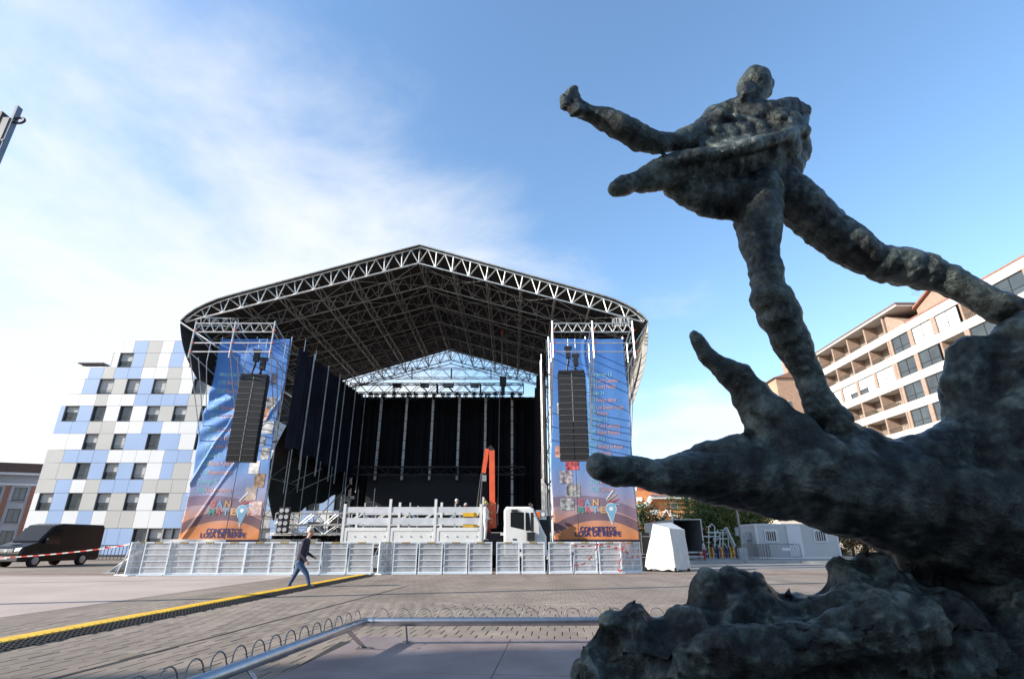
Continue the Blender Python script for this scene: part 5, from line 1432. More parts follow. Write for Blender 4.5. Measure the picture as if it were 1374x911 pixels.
for ri, (cr_, ya, yb, segs) in enumerate(rows):
    zf = zc1_ if cr_ == 1 else zc2_
    oy = 400 if cr_ == 1 else 580
    z1, z0 = zf(ya), zf(yb)
    ym = (ya + yb) / 2 / 4.553 + oy
    win = any(s[2] == 'N' for s in segs)
    out = [[aY(a / 4.553, ym, YB_).x, aY(b_ / 4.553, ym, YB_).x, c] for a, b_, c in segs]
    for i in range(1, len(out)): out[i][0] = out[i - 1][1]
    if ri >= 2: out[0][0] = XL
    if ri == 13: z0 = .2
    x = out[-1][1]; last = out[-1][2]
    XE = XR if ri >= 8 else -25.0
    while x < XE - .3:
        if win and last != 'N': c, w_ = 'N', 1.28
        else: c, w_ = rr_.choice([q for q in 'WBBG' if q != last]), rr_.choice((1.4, 1.5, 2.8) if not win else (1.45, 1.5))
        x2 = min(XE, x + w_); out.append([x, x2, c]); x, last = x2, c
    for x0_, x1_, c in out:
        if c == 'N': lwin(x0_, x1_, z0, z1)
        else:
            nn = max(1, int(round((x1_ - x0_) / 1.5)))
            for k in range(nn):
                a, b_ = x0_ + (x1_ - x0_) * k / nn, x0_ + (x1_ - x0_) * (k + 1) / nn
                MB().box(a + .014, b_ - .014, YB_, YB_ + .05, z0 + .016, z1 - .016).build('cladding_panel', PCOL[c], bb)
ztop5 = zc1_(420); ztop6 = zc1_(258); XT = aY(690 / 4.553, 295 / 4.553 + 400, YB_).x
wm = MB(); wm.box(XL + .01, -25, YB_ + .31, YB_ + 14, 0, ztop5 - .02).box(-25, XR, YB_ + .31, YB_ + 14, 0, zc2_(104) - .02).box(XT, -25.02, YB_ + .33, YB_ + 14, ztop5 - .02, ztop6 - .02)
wm.build('wall', mat('grey_render', (.45, .46, .47), .7, 0, .05, .4), bb)
for i in range(6):
    z0, z1 = .3 + i * 3.0, .3 + (i + 1) * 3.0 - .02
    for j in range(4):
        MB().box(XL - .04, XL + .005, YB_ + .3 + j * 3.4, YB_ + .3 + (j + 1) * 3.4 - .02, z0, z1).build('cladding_panel', PCOL['BWGB'[(i + j) % 4]], bb)
MB().box(XL - .03, XT - .03, YB_ - .01, YB_ + 14, ztop5, ztop5 + .06).box(XT - .02, -25, YB_ - .015, YB_ + 14, ztop6, ztop6 + .07).build('parapet_cap', STEEL, bb)
ta, tb = aY(104, 487, 57), aY(138, 487, 57)
MB().box(ta.x, tb.x, 57, 58.2, ta.z, ta.z + .12).tube((ta.x + .3, 57.5, ztop5), (ta.x + .3, 57.5, ta.z), .05).tube((tb.x - .3, 57.5, ztop5), (tb.x - .3, 57.5, ta.z), .05).build('roof_vent_hood', FRAME, bb)
MB().box(XT - 6, XT + 6, YB_ + .30, YB_ + .31, .2, .5).build('base_strip', FRAME, bb)

# far left grey building
gb = thing('grey_building', 'grey plastered building with brown pilasters and dark eaves at the left edge', 'building', (-62, 66, 0))
gA, gB = Vector((-66.0, 60, 0)), Vector((-50.2, 66, 0))
gd = (gB - gA).normalized(); gn = Vector((gd.y, -gd.x, 0))
def gbx(s0, s1, o0, o1, z0, z1, nm, mt, par=gb):
    p = [gA + gd * s0 + gn * o0, gA + gd * s1 + gn * o0, gA + gd * s1 + gn * o1, gA + gd * s0 + gn * o1]
    vs = [(q.x, q.y, z0) for q in p] + [(q.x, q.y, z1) for q in p]
    return MB().add(vs, [(3, 2, 1, 0), (4, 5, 6, 7), (0, 1, 5, 4), (1, 2, 6, 5), (2, 3, 7, 6), (3, 0, 4, 7)]).build(nm, mt, par)
GL = (gB - gA).length
gbx(0, GL, -10, 0, 0, 8.6, 'wall', mat('grey_plaster', (.26, .27, .30), .8, 0, .1, .5))
gbx(-.4, GL + .4, -10.5, .7, 8.6, 8.85, 'eave', mat('pale_soffit', (.42, .43, .46), .7))
gbx(-.4, GL + .4, -10.5, .75, 8.87, 9.9, 'roof_fascia', mat('brown_roof_edge', (.06, .035, .03), .7))
gbx(GL - 5, GL - 3.6, -4, -3, 9.9, 10.9, 'chimney', mat('red_brick', (.36, .12, .08), .8))
MB().tube(gA + gd * (GL - 5.6) + gn * -3 + Vector((0, 0, 9.9)), gA + gd * (GL - 5.6) + gn * -3 + Vector((0, 0, 12.2)), .04).build('antenna', STEEL, gb)
PIL = mat('brown_pilaster', (.20, .085, .06), .8, 0, .1, 1)
for k in range(8):
    s = GL - 1.2 - k * 2.35
    gbx(s, s + .42, 0, .14, 0, 7.4, 'pilaster', PIL)
    for f in range(3):
        z = 1.1 + f * 2.35
        w_ = gbx(s - 1.55, s - .35, -.02, .02, z, z + 1.45, 'window', FRAME)
        gbx(s - 1.47, s - .98, .02, .03, z + .08, z + 1.37, 'pane', GLASS, w_); gbx(s - .92, s - .43, .02, .03, z + .08, z + 1.37, 'pane', GLASS, w_)
        gbx(s - 1.6, s - .3, .0, .16, z - .10, z - .01, 'sill', REVEAL, w_)
gbx(0, GL, .0, .10, 7.45, 7.7, 'cornice', mat('pale_soffit', (.42, .43, .46), .7))

# black park railing beside the van
rg = thing('park_railing', 'low black metal railing behind the van at the blue wall', 'railing', (-30, 44, 0))
for k in range(30):
    x = -33 + k * .28; MB().box(x, x + .035, 44, 44.03, .08, 1.05).build('baluster', BLACK, rg)
MB().box(-33, -24.8, 43.98, 44.05, 1.05, 1.12).box(-33, -24.8, 43.98, 44.05, .05, .10).build('rail', BLACK, rg)
for x in (-33, -29, -25): MB().box(x - .05, x + .05, 43.95, 44.08, 0, 1.15).build('post', BLACK, rg)

# ------------------------------------------------------------------ apartment block on the right
ap = thing('apartment_block', 'long white and brown apartment block with balconies on the right', 'building', (52, 58, 0))
AX = 45.0
BAND = mat('white_parapet', (.54, .52, .48), .6, 0, .04, .4)
BRK = mat('brown_brick', (.33, .235, .18), .85, 0, .12, 3)
ROOFT = mat('orange_tile_edge', (.30, .15, .105), .75, 0, .15, 3)
RAILM = mat('balcony_rail', (.07, .065, .06), .5, .3)
zt0 = 24.75; PIT = 2.86
Ynear, Ymid, Yfar = 29.0, 59.75, 76.0
MB().box(AX + 1.7, AX + 13, Ynear, Ymid, 0, 24.7).box(AX + 1.72, AX + 13, Ymid, Yfar, 0, 27.3).build('core_wall', mat('balcony_back_wall', (.40, .32, .26), .8, 0, .1, 1), ap)
for k in range(8):
    z1 = zt0 - PIT * k; z0 = z1 - .92
    MB().box(AX, AX + .22, Ynear, Yfar - .02, z0, z1).build('parapet_band', BAND, ap)
    MB().box(AX + .22, AX + 1.7, Ynear, Yfar - .02, z0, z0 + .2).build('floor_slab', BAND, ap)
fins = [59.85, 63.45, 67.1, 70.65, 74.2]
npier = [59.55, 56.15, 52.6, 49.05, 45.2, 41.5, 37.8, 34.0]
def fin(y, z0, z1, w=.24): MB().box(AX + .05, AX + 1.7, y - w / 2, y + w / 2, z0, z1).build('fin_wall', BRK, ap)
def rail(y0, y1, z0):
    m = MB(); m.box(AX + .06, AX + .10, y0, y1, z0 + .52, z0 + .58)
    n_ = int((y1 - y0) / .22)
    for i in range(n_): y = y0 + (y1 - y0) * (i + .5) / n_; m.box(AX + .065, AX + .095, y - .022, y + .022, z0 + .0, z0 + .52)
    m.build('balcony_rail', RAILM, ap)
def awin(y0, y1, z0, z1, blind, pan=2):
    X = AX + .10; f = .07
    w = MB(); w.box(X, X + .08, y0, y0 + f, z0, z1).box(X, X + .08, y1 - f, y1, z0, z1).box(X, X + .08, y0 + f, y1 - f, z1 - f, z1).box(X, X + .08, y0 + f, y1 - f, z0, z0 + f)
    for i in range(1, pan): yy = y0 + (y1 - y0) * i / pan; w.box(X, X + .08, yy - .03, yy + .03, z0 + f, z1 - f)
    w.box(X + .005, X + .075, y0 + f, y1 - f, z0 + .58, z0 + .64)
    o = w.build('window', FRAME, ap)
    for i in range(pan):
        a, b_ = y0 + (y1 - y0) * i / pan + .05, y0 + (y1 - y0) * (i + 1) / pan - .05
        MB().box(X + .04, X + .05, a, b_, z0 + f, z1 - f).build('pane', GLASS, o)
        if blind: MB().box(X + .02, X + .035, a, b_, z0 + f + (.6 if rr_.random() < .5 else .02), z1 - f).build('blind', mat('white_shutter', (.74, .73, .71), .6, 0, .03, 1), o)
        elif rr_.random() < .5: MB().box(X + .07, X + .075, a, a + (b_ - a) * .55, z0 + f, z1 - f).build('curtain', BLIND, o)
for r in range(7):
    z1, z0 = zt0 - PIT * r - .92, zt0 - PIT * (r + 1)
    # far half
    for i in range(len(fins)):
        y0, y1 = fins[i], fins[i + 1] if i < 4 else Yfar
        if r == 1 or r == 5:
            if i < 4: awin(y0 + .25, y1 - .25, z0 + .02, z1 - .02, True); MB().box(AX + .03, AX + 1.7, y0 - .24, y0 + .24, z0 + .001, z1 - .001).build('pier', BRK, ap)
        else:
            fin(y0 + .02, z0 + .001, z1 - .001); rail(y0 + .16, y1 - .16, z0)
            if rr_.random() < .6: 
                cc = Vector((AX + .25, y0 + .6 + rr_.random() * 2, z0)); m = MB()
                for q_ in range(26): p = cc + Vector((rr_.uniform(-.12, .12), rr_.uniform(-.35, .35), rr_.uniform(0, .42))); m.obox(p, (.09, .10, .02), Matrix.Rotation(rr_.random() * 3, 3, 'X'))
                m.build('balcony_plant', mat('potted_leaves', (.09, .13, .04), .7), ap)
    # near half
    for i in range(len(npier) - 1):
        y1, y0 = npier[i], npier[i + 1]
        balc = (r == 0 and i in (3, 6)) or (r == 1 and i in (2, 5)) or (r >= 2 and i in (3, 5))
        if balc: fin(y1 - .15, z0 + .001, z1 - .001); rail(y0 + .2, y1 - .4, z0)
        else:
            awin(y0 + .32, y1 - .32, z0 + .02, z1 - .02, (r == 0 and i in (1, 2)) or (r == 3 and i == 4))
            MB().box(AX + .03, AX + 1.7, y1 - .30, y1 + .30 if i else y1 + .1, z0 + .001, z1 - .001).build('pier', BRK, ap)
# attic storey and roofs
for i in range(len(fins)):
    y0, y1 = fins[i], fins[i + 1] if i < 4 else Yfar
    fin(y0 + .02, zt0 + .001, 27.0); rail(y0 + .16, y1 - .16, zt0 - .1)
MB().box(AX - .35, AX + 13.3, Ymid - 3.2, Yfar + .4, 27.0, 27.25).build('roof_soffit', BAND, ap)
MB().box(AX - .42, AX + 13.4, Ymid - 3.3, Yfar + .5, 27.25, 27.42).build('roof_edge', mat('brown_roof_tile', (.17, .11, .09), .8), ap)
MB().prism([(Ymid - 3.0, 24.76), (Ymid - .2, 24.76), (Ymid - .2, 27.0), (Ymid - 3.0, 25.2)], 'x', AX + .2, AX + 6).build('attic_gable', BRK, ap)
MB().box(AX - .06, AX + 13, Ynear, Ymid - 3.3, zt0 + .002, zt0 + .16).build('roof_tile_edge', ROOFT, ap)
MB().prism([(AX + .2, 24.92), (AX + 6.5, 28.2), (AX + 13, 24.92)], 'y', Ynear, Ymid - 3.4).build('tile_roof', ROOFT, ap)
pg = MB(); pg.prism([(50.5, 24.9), (56.6, 24.9), (56.6, 26.6), (53.5, 27.8), (50.5, 26.6)], 'x', AX + 2.0, AX + 6); pg.build('roof_gable', BRK, ap)
MB().prism([(50.2, 26.6), (53.5, 27.85), (56.9, 26.6), (56.9, 26.8), (53.5, 28.1), (50.2, 26.8)], 'x', AX + 1.6, AX + 6.2).build('gable_roof', ROOFT, ap)
MB().box(AX + 2, AX + 3, 62, 63.2, 27.42, 28.3).build('chimney', BRK, ap)
for (y, z, h_) in ((41.0, 26.8, 5.2), (57.2, 27.2, 2.4)):
    m = MB(); m.tube((AX + 3, y, z - 2), (AX + 3, y, z + h_), .03, n=5)
    for k in range(4): m.tube((AX + 2.5, y, z + h_ - .1 - k * .25), (AX + 3.5, y, z + h_ - .1 - k * .25), .012, n=4)
    m.tube((AX + 3, y - .9, z + h_ - .5), (AX + 3, y + .9, z + h_ - .5), .015, n=4); m.build('antenna', STEEL, ap)
# nearer taller wing at the right edge
MB().box(AX - .9, AX + .0, Ynear, 37.6, 23.2, 25.1).build('corner_parapet', BAND, ap)
MB().prism([(Ynear, 25.12), (38.0, 25.12), (34.5, 27.0), (Ynear, 28.0)], 'x', AX - 1.1, AX + 5).build('corner_roof', ROOFT, ap)

# narrow brown building further back between the statue's legs
nb_ = thing('distant_block', 'distant brown and cream block seen between the bronze legs', 'building', (62, 118, 0))
pA, pB = aY(1056, 525, 115), aY(1082, 505, 115)
MB().box(pA.x - 2, pB.x + 16, 115, 130, 0, pA.z + 3.2).build('wall', mat('pinkish_brick', (.45, .28, .19), .85, 0, .1, 1), nb_)
MB().box(pA.x + 3.6, pA.x + 4.6, 114.7, 115, 4, pA.z + 8).build('white_pilaster', BAND, nb_)
MB().box(pA.x + 1.6, pA.x + 3.4, 116, 118, pA.z + 3.2, pA.z + 9).build('chimney', BRK, nb_)
MB().prism([(pA.x - 2.6, pA.z + 3.2), (pB.x + 16.5, pA.z + 3.2), (pB.x + 8, pA.z + 6), (pA.x + 3, pA.z + 5)], 'y', 114.6, 130).build('roof', ROOFT, nb_)
for k in range(10):
    z = 3 + k * 2.9
    for j in range(5):
        x = pA.x - 1 + j * 4
        w_ = MB().box(x, x + 1.4, 114.93, 114.99, z, z + 1.5).build('window', BAND, nb_); MB().box(x + .1, x + 1.3, 114.88, 114.93, z + .1, z + 1.4).build('pane', GLASS, w_)

# orange house behind the stage
oh = thing('orange_house', 'orange brick house with white cornice and brown hipped roof', 'house', (24, 84, 0))
OR = mat('orange_render', (.62, .25, .10), .85, 0, .07, .6, .1, 12)
OW = mat('cream_cornice', (.74, .72, .68), .7)
TIL = mat('terracotta_roof', (.33, .15, .10), .8, 0, .15, 2, .4, 14)
def oz(px, py): p = aY(px, py, 80); return p.x, p.z
xa, za = oz(845, 676); xb, _ = oz(875, 676); xc, zc_ = oz(934, 668)
MB().box(xa, xb + .2, 80.4, 92, 0, oz(850, 657)[1]).build('left_wing_wall', OR, oh)
MB().box(xa, xb, 80.15, 80.4, oz(850, 679)[1], oz(850, 675)[1]).build('string_course', OW, oh)
MB().prism([(xb - 1.2, zc_ - 1.4), (xb, zc_ - .2), (xb, zc_ + .35), (xb - 1.8, zc_ - 1.2)], 'y', 79.2, 80).build('cornice_return', OW, oh)
MB().box(xb, xc + 10, 80, 92, 0, zc_ - .1).build('main_wall', OR, oh)
MB().box(xb - .4, xc + 10.4, 79.0, 92.4, zc_ - .1, zc_ + .35).build('cornice', OW, oh)
zr = oz(905, 646)[1]
rf = MB(); rf.add([(xb - .6, 78.8, zc_ + .36), (xc + 10.6, 78.8, zc_ + .36), (xc + 10.6, 92.6, zc_ + .36), (xb - .6, 92.6, zc_ + .36), (xb + 4.2, 85, zr + .6), (xc + 6, 85, zr + .6)], [(0, 1, 5, 4), (1, 2, 5), (2, 3, 4, 5), (3, 0, 4), (3, 2, 1, 0)])
rfo = rf.build('hipped_roof', TIL, oh)
dx, dz_ = oz(899, 661)
MB().box(dx - .6, dx + 1.9, 79.6, 83, dz_ - .8, dz_ + .7).build('dormer', OR, rfo)
MB().box(dx - .3, dx + 1.6, 79.52, 79.6, dz_ - .2, dz_ + .4).build('dormer_window', WHITE, rfo)
for i, px in enumerate((855.5, 868, 874, 882)):
    x, z = oz(px, 653); MB().box(x - .35, x + .35, 84, 85, z - 1.5, z + .6 + .3 * (i % 2)).build('chimney', mat('red_chimney', (.42, .10, .07), .8), oh)
def ow(px0, py0, px1, py1, par=oh, y=80, shut=False):
    a, b_ = oz(px0, py1), oz(px1, py0)
    o = MB().box(a[0], b_[0], y - .06, y + .02, a[1], b_[1]).build('window', OW, par)
    MB().box(a[0] + .12, b_[0] - .12, y - .09, y - .06, a[1] + .12, b_[1] - .12).build('pane', WHITE if shut else GLASS, o)
ow(855, 666, 862.5, 672, y=80.4, shut=True); ow(901, 673.5, 909, 682); ow(901, 690, 909, 699); ow(880, 700, 888, 712); ow(857, 690, 863, 700, y=80.4); ow(916, 690, 926, 700)
a0, a1 = oz(872, 690), oz(883, 684)
MB().box(a0[0], a1[0], 79.1, 80, a0[1], a1[1]).build('balcony', OW, oh)
MB().box(oz(873, 676)[0], oz(882, 676)[0], 79.95, 80.01, a1[1], oz(878, 674)[1]).build('recess_shade_panel', mat('orange_shadow_wall', (.55, .22, .09), .85), oh)  # shade above the balcony, painted as a darker orange panel
MB().tube((oz(870, 690)[0], 79.9, 0), (oz(870, 690)[0], 79.9, zc_), .06).tube((oz(900, 690)[0], 79.9, 0), (oz(900, 690)[0], 79.9, zc_), .06).build('downpipe', STEEL, oh)
gv = thing('garden_pavilion', 'small pavilion with white-edged pointed roof before the orange house', 'pavilion', (23, 72, 0))
g0, g1, g2 = aY(884, 697, 72), aY(894, 684, 72), aY(904, 697, 72)
MB().prism([(g0.x, g0.z), (g2.x, g0.z), (g1.x, g1.z)], 'y', 72, 75).build('roof', OR, gv)
MB().tube(g0 + Vector((0, -.05, 0)), g1 + Vector((0, -.05, 0)), .12).tube(g1 + Vector((0, -.05, 0)), g2 + Vector((0, -.05, 0)), .12).build('verge', OW, gv)
for x in (g0.x + .2, g2.x - .2): MB().tube((x, 73.5, 0), (x, 73.5, g0.z), .1).build('post', OW, gv)

# cream building behind the cabin
cb_ = thing('cream_building', 'low cream building with window bands behind the site cabin', 'building', (48, 82, 0))
c0_, c1_ = aY(1085, 690, 76), aY(1180, 690, 76)
MB().box(c0_.x - 4, c1_.x + 6, 76, 86, 0, c0_.z + 3.5).build('wall', mat('cream_render', (.66, .60, .50), .8, 0, .06, .6), cb_)
for k in range(12):
    x = c0_.x - 3 + k * 1.7
    m = MB().box(x, x + .16, 75.85, 76, c0_.z - .6, c0_.z + 2).build('mullion', OW, cb_)
for k in range(5):
    x = c0_.x + 6 + k * 1.5; w_ = MB().box(x, x + 1.3, 75.9, 75.99, c0_.z - .9, c0_.z + .8).build('window', OW, cb_); MB().box(x + .1, x + 1.2, 75.86, 75.9, c0_.z - .8, c0_.z + .7).build('pane', mat('pale_glass', (.28, .36, .36), .1), w_)

# block that stands out of the picture on the left and shades the plinth and the lower statue
SB_D = 34.0
sbx = thing('shading_block', 'tall plain apartment block outside the picture on the left', 'building', (-40, -20, 0))
zsh = 4.3 + 37.0 / math.cos(SUN_BACK) * math.tan(SUN_EL)
ysh = 6.9 - 43.8 * math.tan(SUN_BACK)
MB().box(-SB_D - 12, -SB_D, -48, ysh, 0, zsh).build('wall', mat('beige_render', (.5, .45, .38), .8, 0, .08, .4), sbx)
MB().box(-SB_D - 12.3, -SB_D - .3, -47.6, ysh - .5, zsh + .002, zsh + .25).build('roof', TIL, sbx)
for f in range(7):
    for k in range(10):
        y = -45 + k * 4; z = 1.2 + f * 3
        if y + 1.6 < ysh: w_ = MB().box(-SB_D, -SB_D + .06, y, y + 1.5, z, z + 1.5).build('window', OW, sbx); MB().box(-SB_D + .06, -SB_D + .09, y + .1, y + 1.4, z + .1, z + 1.4).build('pane', GLASS, w_)

rbk = thing('rear_skylight_blocker', 'unseen plain block added behind the camera to cut sky light on the statue', 'building', (8, -30, 0))  # unseen block, added to darken the statue's front
MB().box(-26, 46, -40, -26, 0, 19).build('wall', mat('beige_render', (.5, .45, .38), .8, 0, .08, .4), rbk)
MB().box(-26.3, 46.3, -40.3, -25.7, 19.002, 19.3).build('roof', TIL, rbk)
for f in range(6):
    for k in range(16):
        x = -24 + k * 4.4; z = 1.2 + f * 3
        w_ = MB().box(x, x + 1.7, -26, -25.94, z, z + 1.5).build('window', OW, rbk); MB().box(x + .1, x + 1.6, -25.94, -25.91, z + .1, z + 1.4).build('pane', GLASS, w_)

# ------------------------------------------------------------------ trees and hedges
def leafm(name, c): 
    m = mat(name, c, .65, 0, .45, .9, spec=.25); return m
def leaf(mb, p, s, rnd, flat=0.0):
    n = Vector((rnd.gauss(0, 1), rnd.gauss(0, 1), rnd.gauss(0, 1) + flat)).normalized(); a = n.orthogonal().normalized()
    a = (Matrix.Rotation(rnd.random() * 6.28, 3, n) @ a); b_ = n.cross(a)
    l_ = s * rnd.uniform(.7, 1.4); w = s * .5
    mb.add([p - a * l_, p - b_ * w + n * s * .15, p + a * l_, p + b_ * w + n * s * .15], [(0, 1, 2, 3)])
def bushy(name, label, cat, base, rx, ry, h, n, s, mt, group=None, trunk=.4, seed=1, lo=.1):
    t = thing(name, label, cat, base, group=group); rnd = random.Random(seed); m = MB(); b0 = Vector(base)
    cl = []
    for i in range(int(18 + h * 3)):
        th, u = rnd.random() * 6.28, rnd.random()
        z = h * (lo + (1 - lo) * u); rr2 = (1 - (2 * (z / h) - 1) ** 2 * .75) ** .5
        k = rnd.random() ** .5
        cl.append((b0 + Vector((rx * rr2 * k * math.cos(th), ry * rr2 * k * math.sin(th), z * .95)), rnd.uniform(.12, .3) * h))
    for i in range(n):
        c, r_ = rnd.choice(cl); d = Vector((rnd.gauss(0, 1), rnd.gauss(0, 1), rnd.gauss(0, .8))).normalized() * r_ * rnd.random() ** .4
        p = c + d
        if p.z < b0.z + .1: continue
        leaf(m, p, s, rnd, .3)
    m.build('crown', mt, t)
    m = MB(); m.tube(b0, b0 + Vector((0, 0, h * .6)), trunk * .25 + .05, .05, 8)
    for i in range(6):
        c, _ = cl[i]; m.tube(b0 + Vector((0, 0, h * .25 + i * .1)), c, .06, .02, 5)
    m.build('trunk', mat('bark', (.10, .075, .055), .9, 0, .3, 5), t)
    return t
def conifer(label, base, h, r0, seed):
    t = thing('conifer_tree', label, 'tree', base); rnd = random.Random(seed); b0 = Vector(base); m = MB(); w = MB()
    w.tube(b0, b0 + Vector((0, 0, h)), .22, .03, 8)
    nt_ = 15
    for k in range(nt_):
        z = h * (.18 + .8 * k / nt_); L = r0 * (1 - (k / nt_) ** 1.2) + .3
        nbr = 9
        for j in range(nbr):
            a = j * 6.283 / nbr + k * .7 + rnd.uniform(-.2, .2); d = Vector((math.cos(a), math.sin(a), 0)); LL = L * rnd.uniform(.75, 1.1)
            p0 = b0 + Vector((0, 0, z)); p1 = p0 + d * LL + Vector((0, 0, .10 * LL)); w.tube(p0, p1, .04, .012, 4)
            sd = Vector((-d.y, d.x, 0))
            for i in range(44):
                q = rnd.uniform(.15, 1.02); p = p0.lerp(p1, q) + sd * rnd.gauss(0, .13) * LL * (1.15 - q) + Vector((0, 0, rnd.gauss(.02, .07))); leaf(m, p, .12, rnd, 1.5)
    m.build('crown', leafm('conifer_needles', (.07, .11, .04)), t); w.build('trunk', mat('bark', (.10, .075, .055), .9), t)
p = aY(930, 735, 60); conifer('layered conifer tree in front of the orange house', (p.x, 60, .1), 8.8, 3.9, 5)
G1, G2, G3, G4 = leafm('leaf_green', (.085, .12, .035)), leafm('leaf_dark_green', (.07, .11, .035)), leafm('leaf_olive', (.15, .17, .055)), leafm('leaf_copper', (.17, .085, .045))
for i, (px, Y, rx, h, mt, lab, n) in enumerate(((873, 58, 1.3, 4.2, G2, 'rounded dark shrub at the foot of the orange house', 2600), (955, 54, 2.2, 4.6, G1, 'bushy green tree behind the play frame, left one', 4200), (978, 56, 2.6, 5.4, G3, 'larger olive green tree behind the play frame', 4600), (1003, 57, 2.2, 4.3, G1, 'green tree behind the grey lamp post', 3600), (1028, 60, 2.4, 4.6, G3, 'olive tree rising behind the site cabin', 3000), (920, 57, 1.6, 2.4, G2, 'low dark bush behind the open trailer', 1800))):
    q = aY(px, 740, Y); bushy('broadleaf_tree' if i else 'shrub', lab, 'tree' if i and i < 5 else 'shrub', (q.x, Y, .1), rx, rx, h * 1.15, int(n * 1.8), .13, mt, 'trees behind the playground', seed=20 + i)
q = aY(1150, 735, 52)
for k in range(5):
    bushy('hedge_shrub', ['copper-tinted hedge bush touching the cabin corner', 'copper-tinted hedge bush second from the cabin', 'copper-tinted hedge bush third from the cabin', 'copper-tinted hedge bush fourth from the cabin', 'copper-tinted hedge bush farthest from the cabin'][k], 'shrub', (q.x - 1.6 + k * 1.2, 52, .1), .9, .9, 2.15 + .12 * math.sin(k * 2), 1500, .09, G4 if k % 2 else leafm('leaf_copper_green', (.11, .10, .04)), 'copper hedge', seed=50 + k, lo=.05)
pt = thing('palm_tree', 'small green palm above the copper hedge', 'palm', (aY(1160, 735, 58).x, 58, .1))
m = MB(); w = MB(); b0 = Vector((aY(1160, 735, 58).x, 58, .1)); w.tube(b0, b0 + Vector((0, 0, 1.9)), .18, .14, 8)
for k in range(16):
    a = k * .8; d = Vector((math.cos(a), math.sin(a), 0)); e_ = .5 + .5 * (k % 3)
    pts = [b0 + Vector((0, 0, 1.9)) + d * 1.9 * s + Vector((0, 0, e_ * 2.2 * s - 1.9 * s * s)) for s in (0, .25, .5, .75, 1)]
    w.path(pts, [.03, .025, .02, .012, .005], 4)
    sd = Vector((-d.y, d.x, 0))
    for i in range(14):
        s = (i + 1) / 14; p_ = b0 + Vector((0, 0, 1.9)) + d * 1.9 * s + Vector((0, 0, e_ * 2.2 * s - 1.9 * s * s))
        for g_ in (-1, 1):
            tip = p_ + sd * g_ * .42 * (1.1 - .6 * s) + d * .2 + Vector((0, 0, -.08)); m.add([p_, p_ + d * .05, tip, tip - d * .02], [(0, 1, 2, 3)])
m.build('fronds', leafm('palm_green', (.12, .17, .04)), pt); w.build('trunk', mat('bark', (.10, .075, .055), .9), pt)

# ------------------------------------------------------------------ things on the right behind the square
tb_ = thing('box_trailer', 'grey box trailer with its rear open and dark inside', 'trailer', (13, 46, 0))
GB = mat('grey_trailer_panel', (.36, .39, .42), .5, .1, .06, 1)
xa, xb, za, zb_ = 11.95, 14.1, .62, 2.92
MB().box(xa, xa + .05, 42, 51, za, zb_).build('side_wall', GB, tb_)
MB().box(xb - .05, xb, 42, 51, za, zb_).build('side_wall', GB, tb_)
MB().box(xa + .05, xb - .05, 42, 51, zb_ - .05, zb_).build('roof', GB, tb_)
MB().box(xa + .05, xb - .05, 42, 51, za, za + .08).build('floor', mat('trailer_floor', (.06, .05, .045), .8), tb_)
MB().box(xa + .05, xb - .05, 50.9, 50.98, za + .08, zb_ - .05).build('front_wall', mat('trailer_inside', (.05, .048, .045), .8), tb_)
m = MB(); m.box(xa - .02, xa + .07, 41.93, 42, za - .02, zb_ + .02).box(xb - .07, xb + .02, 41.93, 42, za - .02, zb_ + .02).box(xa + .07, xb - .07, 41.93, 42, zb_ - .05, zb_ + .02).box(xa + .07, xb - .07, 41.93, 42, za - .05, za + .06); m.build('rear_frame', STEEL, tb_)
for s in range(6): MB().box(xa + .3 + .28 * (s % 3) * 1.8, xa + .6 + .28 * (s % 3) * 1.8, 44 + s, 44.5 + s, za + .09, za + .5 + .3 * (s % 2)).build('load', mat('brown_load', (.12, .09, .07), .8), tb_)
MB().box(xa + .3, xb - .3, 42.2, 50.5, .45, .6).build('chassis', BLACK, tb_)
for y in (46.5, 47.6):
    for x, s in ((xa + .1, -1), (xb - .1, 1)):
        MB().disc((x, y, .36), 'x', .36, .22, 20).build('wheel', RUBB, tb_)
for x in (xa + .2, xb - .35): MB().box(x, x + .15, 41.9, 42.0, .42, .52).build('tail_lamp', RED, tb_)
MB().box(xa + .1, xb - .1, 41.92, 42.1, .28, .40).build('bumper_bar', STEEL, tb_)

tp = thing('covered_equipment', 'tall equipment under a creased white tarpaulin right of the barriers', 'covered equipment', (7.4, 27.6, 0))
top = [aY(876, 702, 27.8), aY(898, 708, 27.3), aY(918, 710, 28.2), aY(900, 700, 29.2)]
bot = [Vector((6.35, 27.7, .12)), Vector((7.6, 26.9, .06)), Vector((8.55, 27.9, .16)), Vector((7.6, 29.4, .15))]
def tarp(u, v):
    s = u * 4; i = int(s) % 4; f = s - int(s)
    ff = f
    a, b_ = top[i].lerp(top[(i + 1) % 4], ff), bot[i].lerp(bot[(i + 1) % 4], f)
    p = a.lerp(b_, v ** .9); c_ = Vector((7.5, 28.2, p.z)); d = (p - c_).normalized()
    return p + d * (.05 * abs(math.sin(u * 2 * PI * 4.5 + .8 * math.sin(v * 3))) * (v ** .8) + .02 * abs(math.sin(v * 6 + u * 17)) + .012 * math.sin(u * 90 - v * 8)) + Vector((0, 0, -.03 * math.sin(u * 2 * PI * 9) * v))
m = MB(); m.grid(tarp, 120, 26); k0 = len(m.v)
m.add([tarp(i / 40, 0) for i in range(40)], [tuple(range(40))])
tpo = m.build('tarpaulin', CLOTH, tp, smooth=True)
m = MB()
for c_ in bot: m.disc((c_.x * .97 + .2, c_.y * .99 + .25, .10), 'x', .10, .07, 14)
m.build('castor', RUBB, tp)
MB().box(6.7, 8.2, 27.6, 28.8, .18, .3).build('dolly', BLACK, tp)
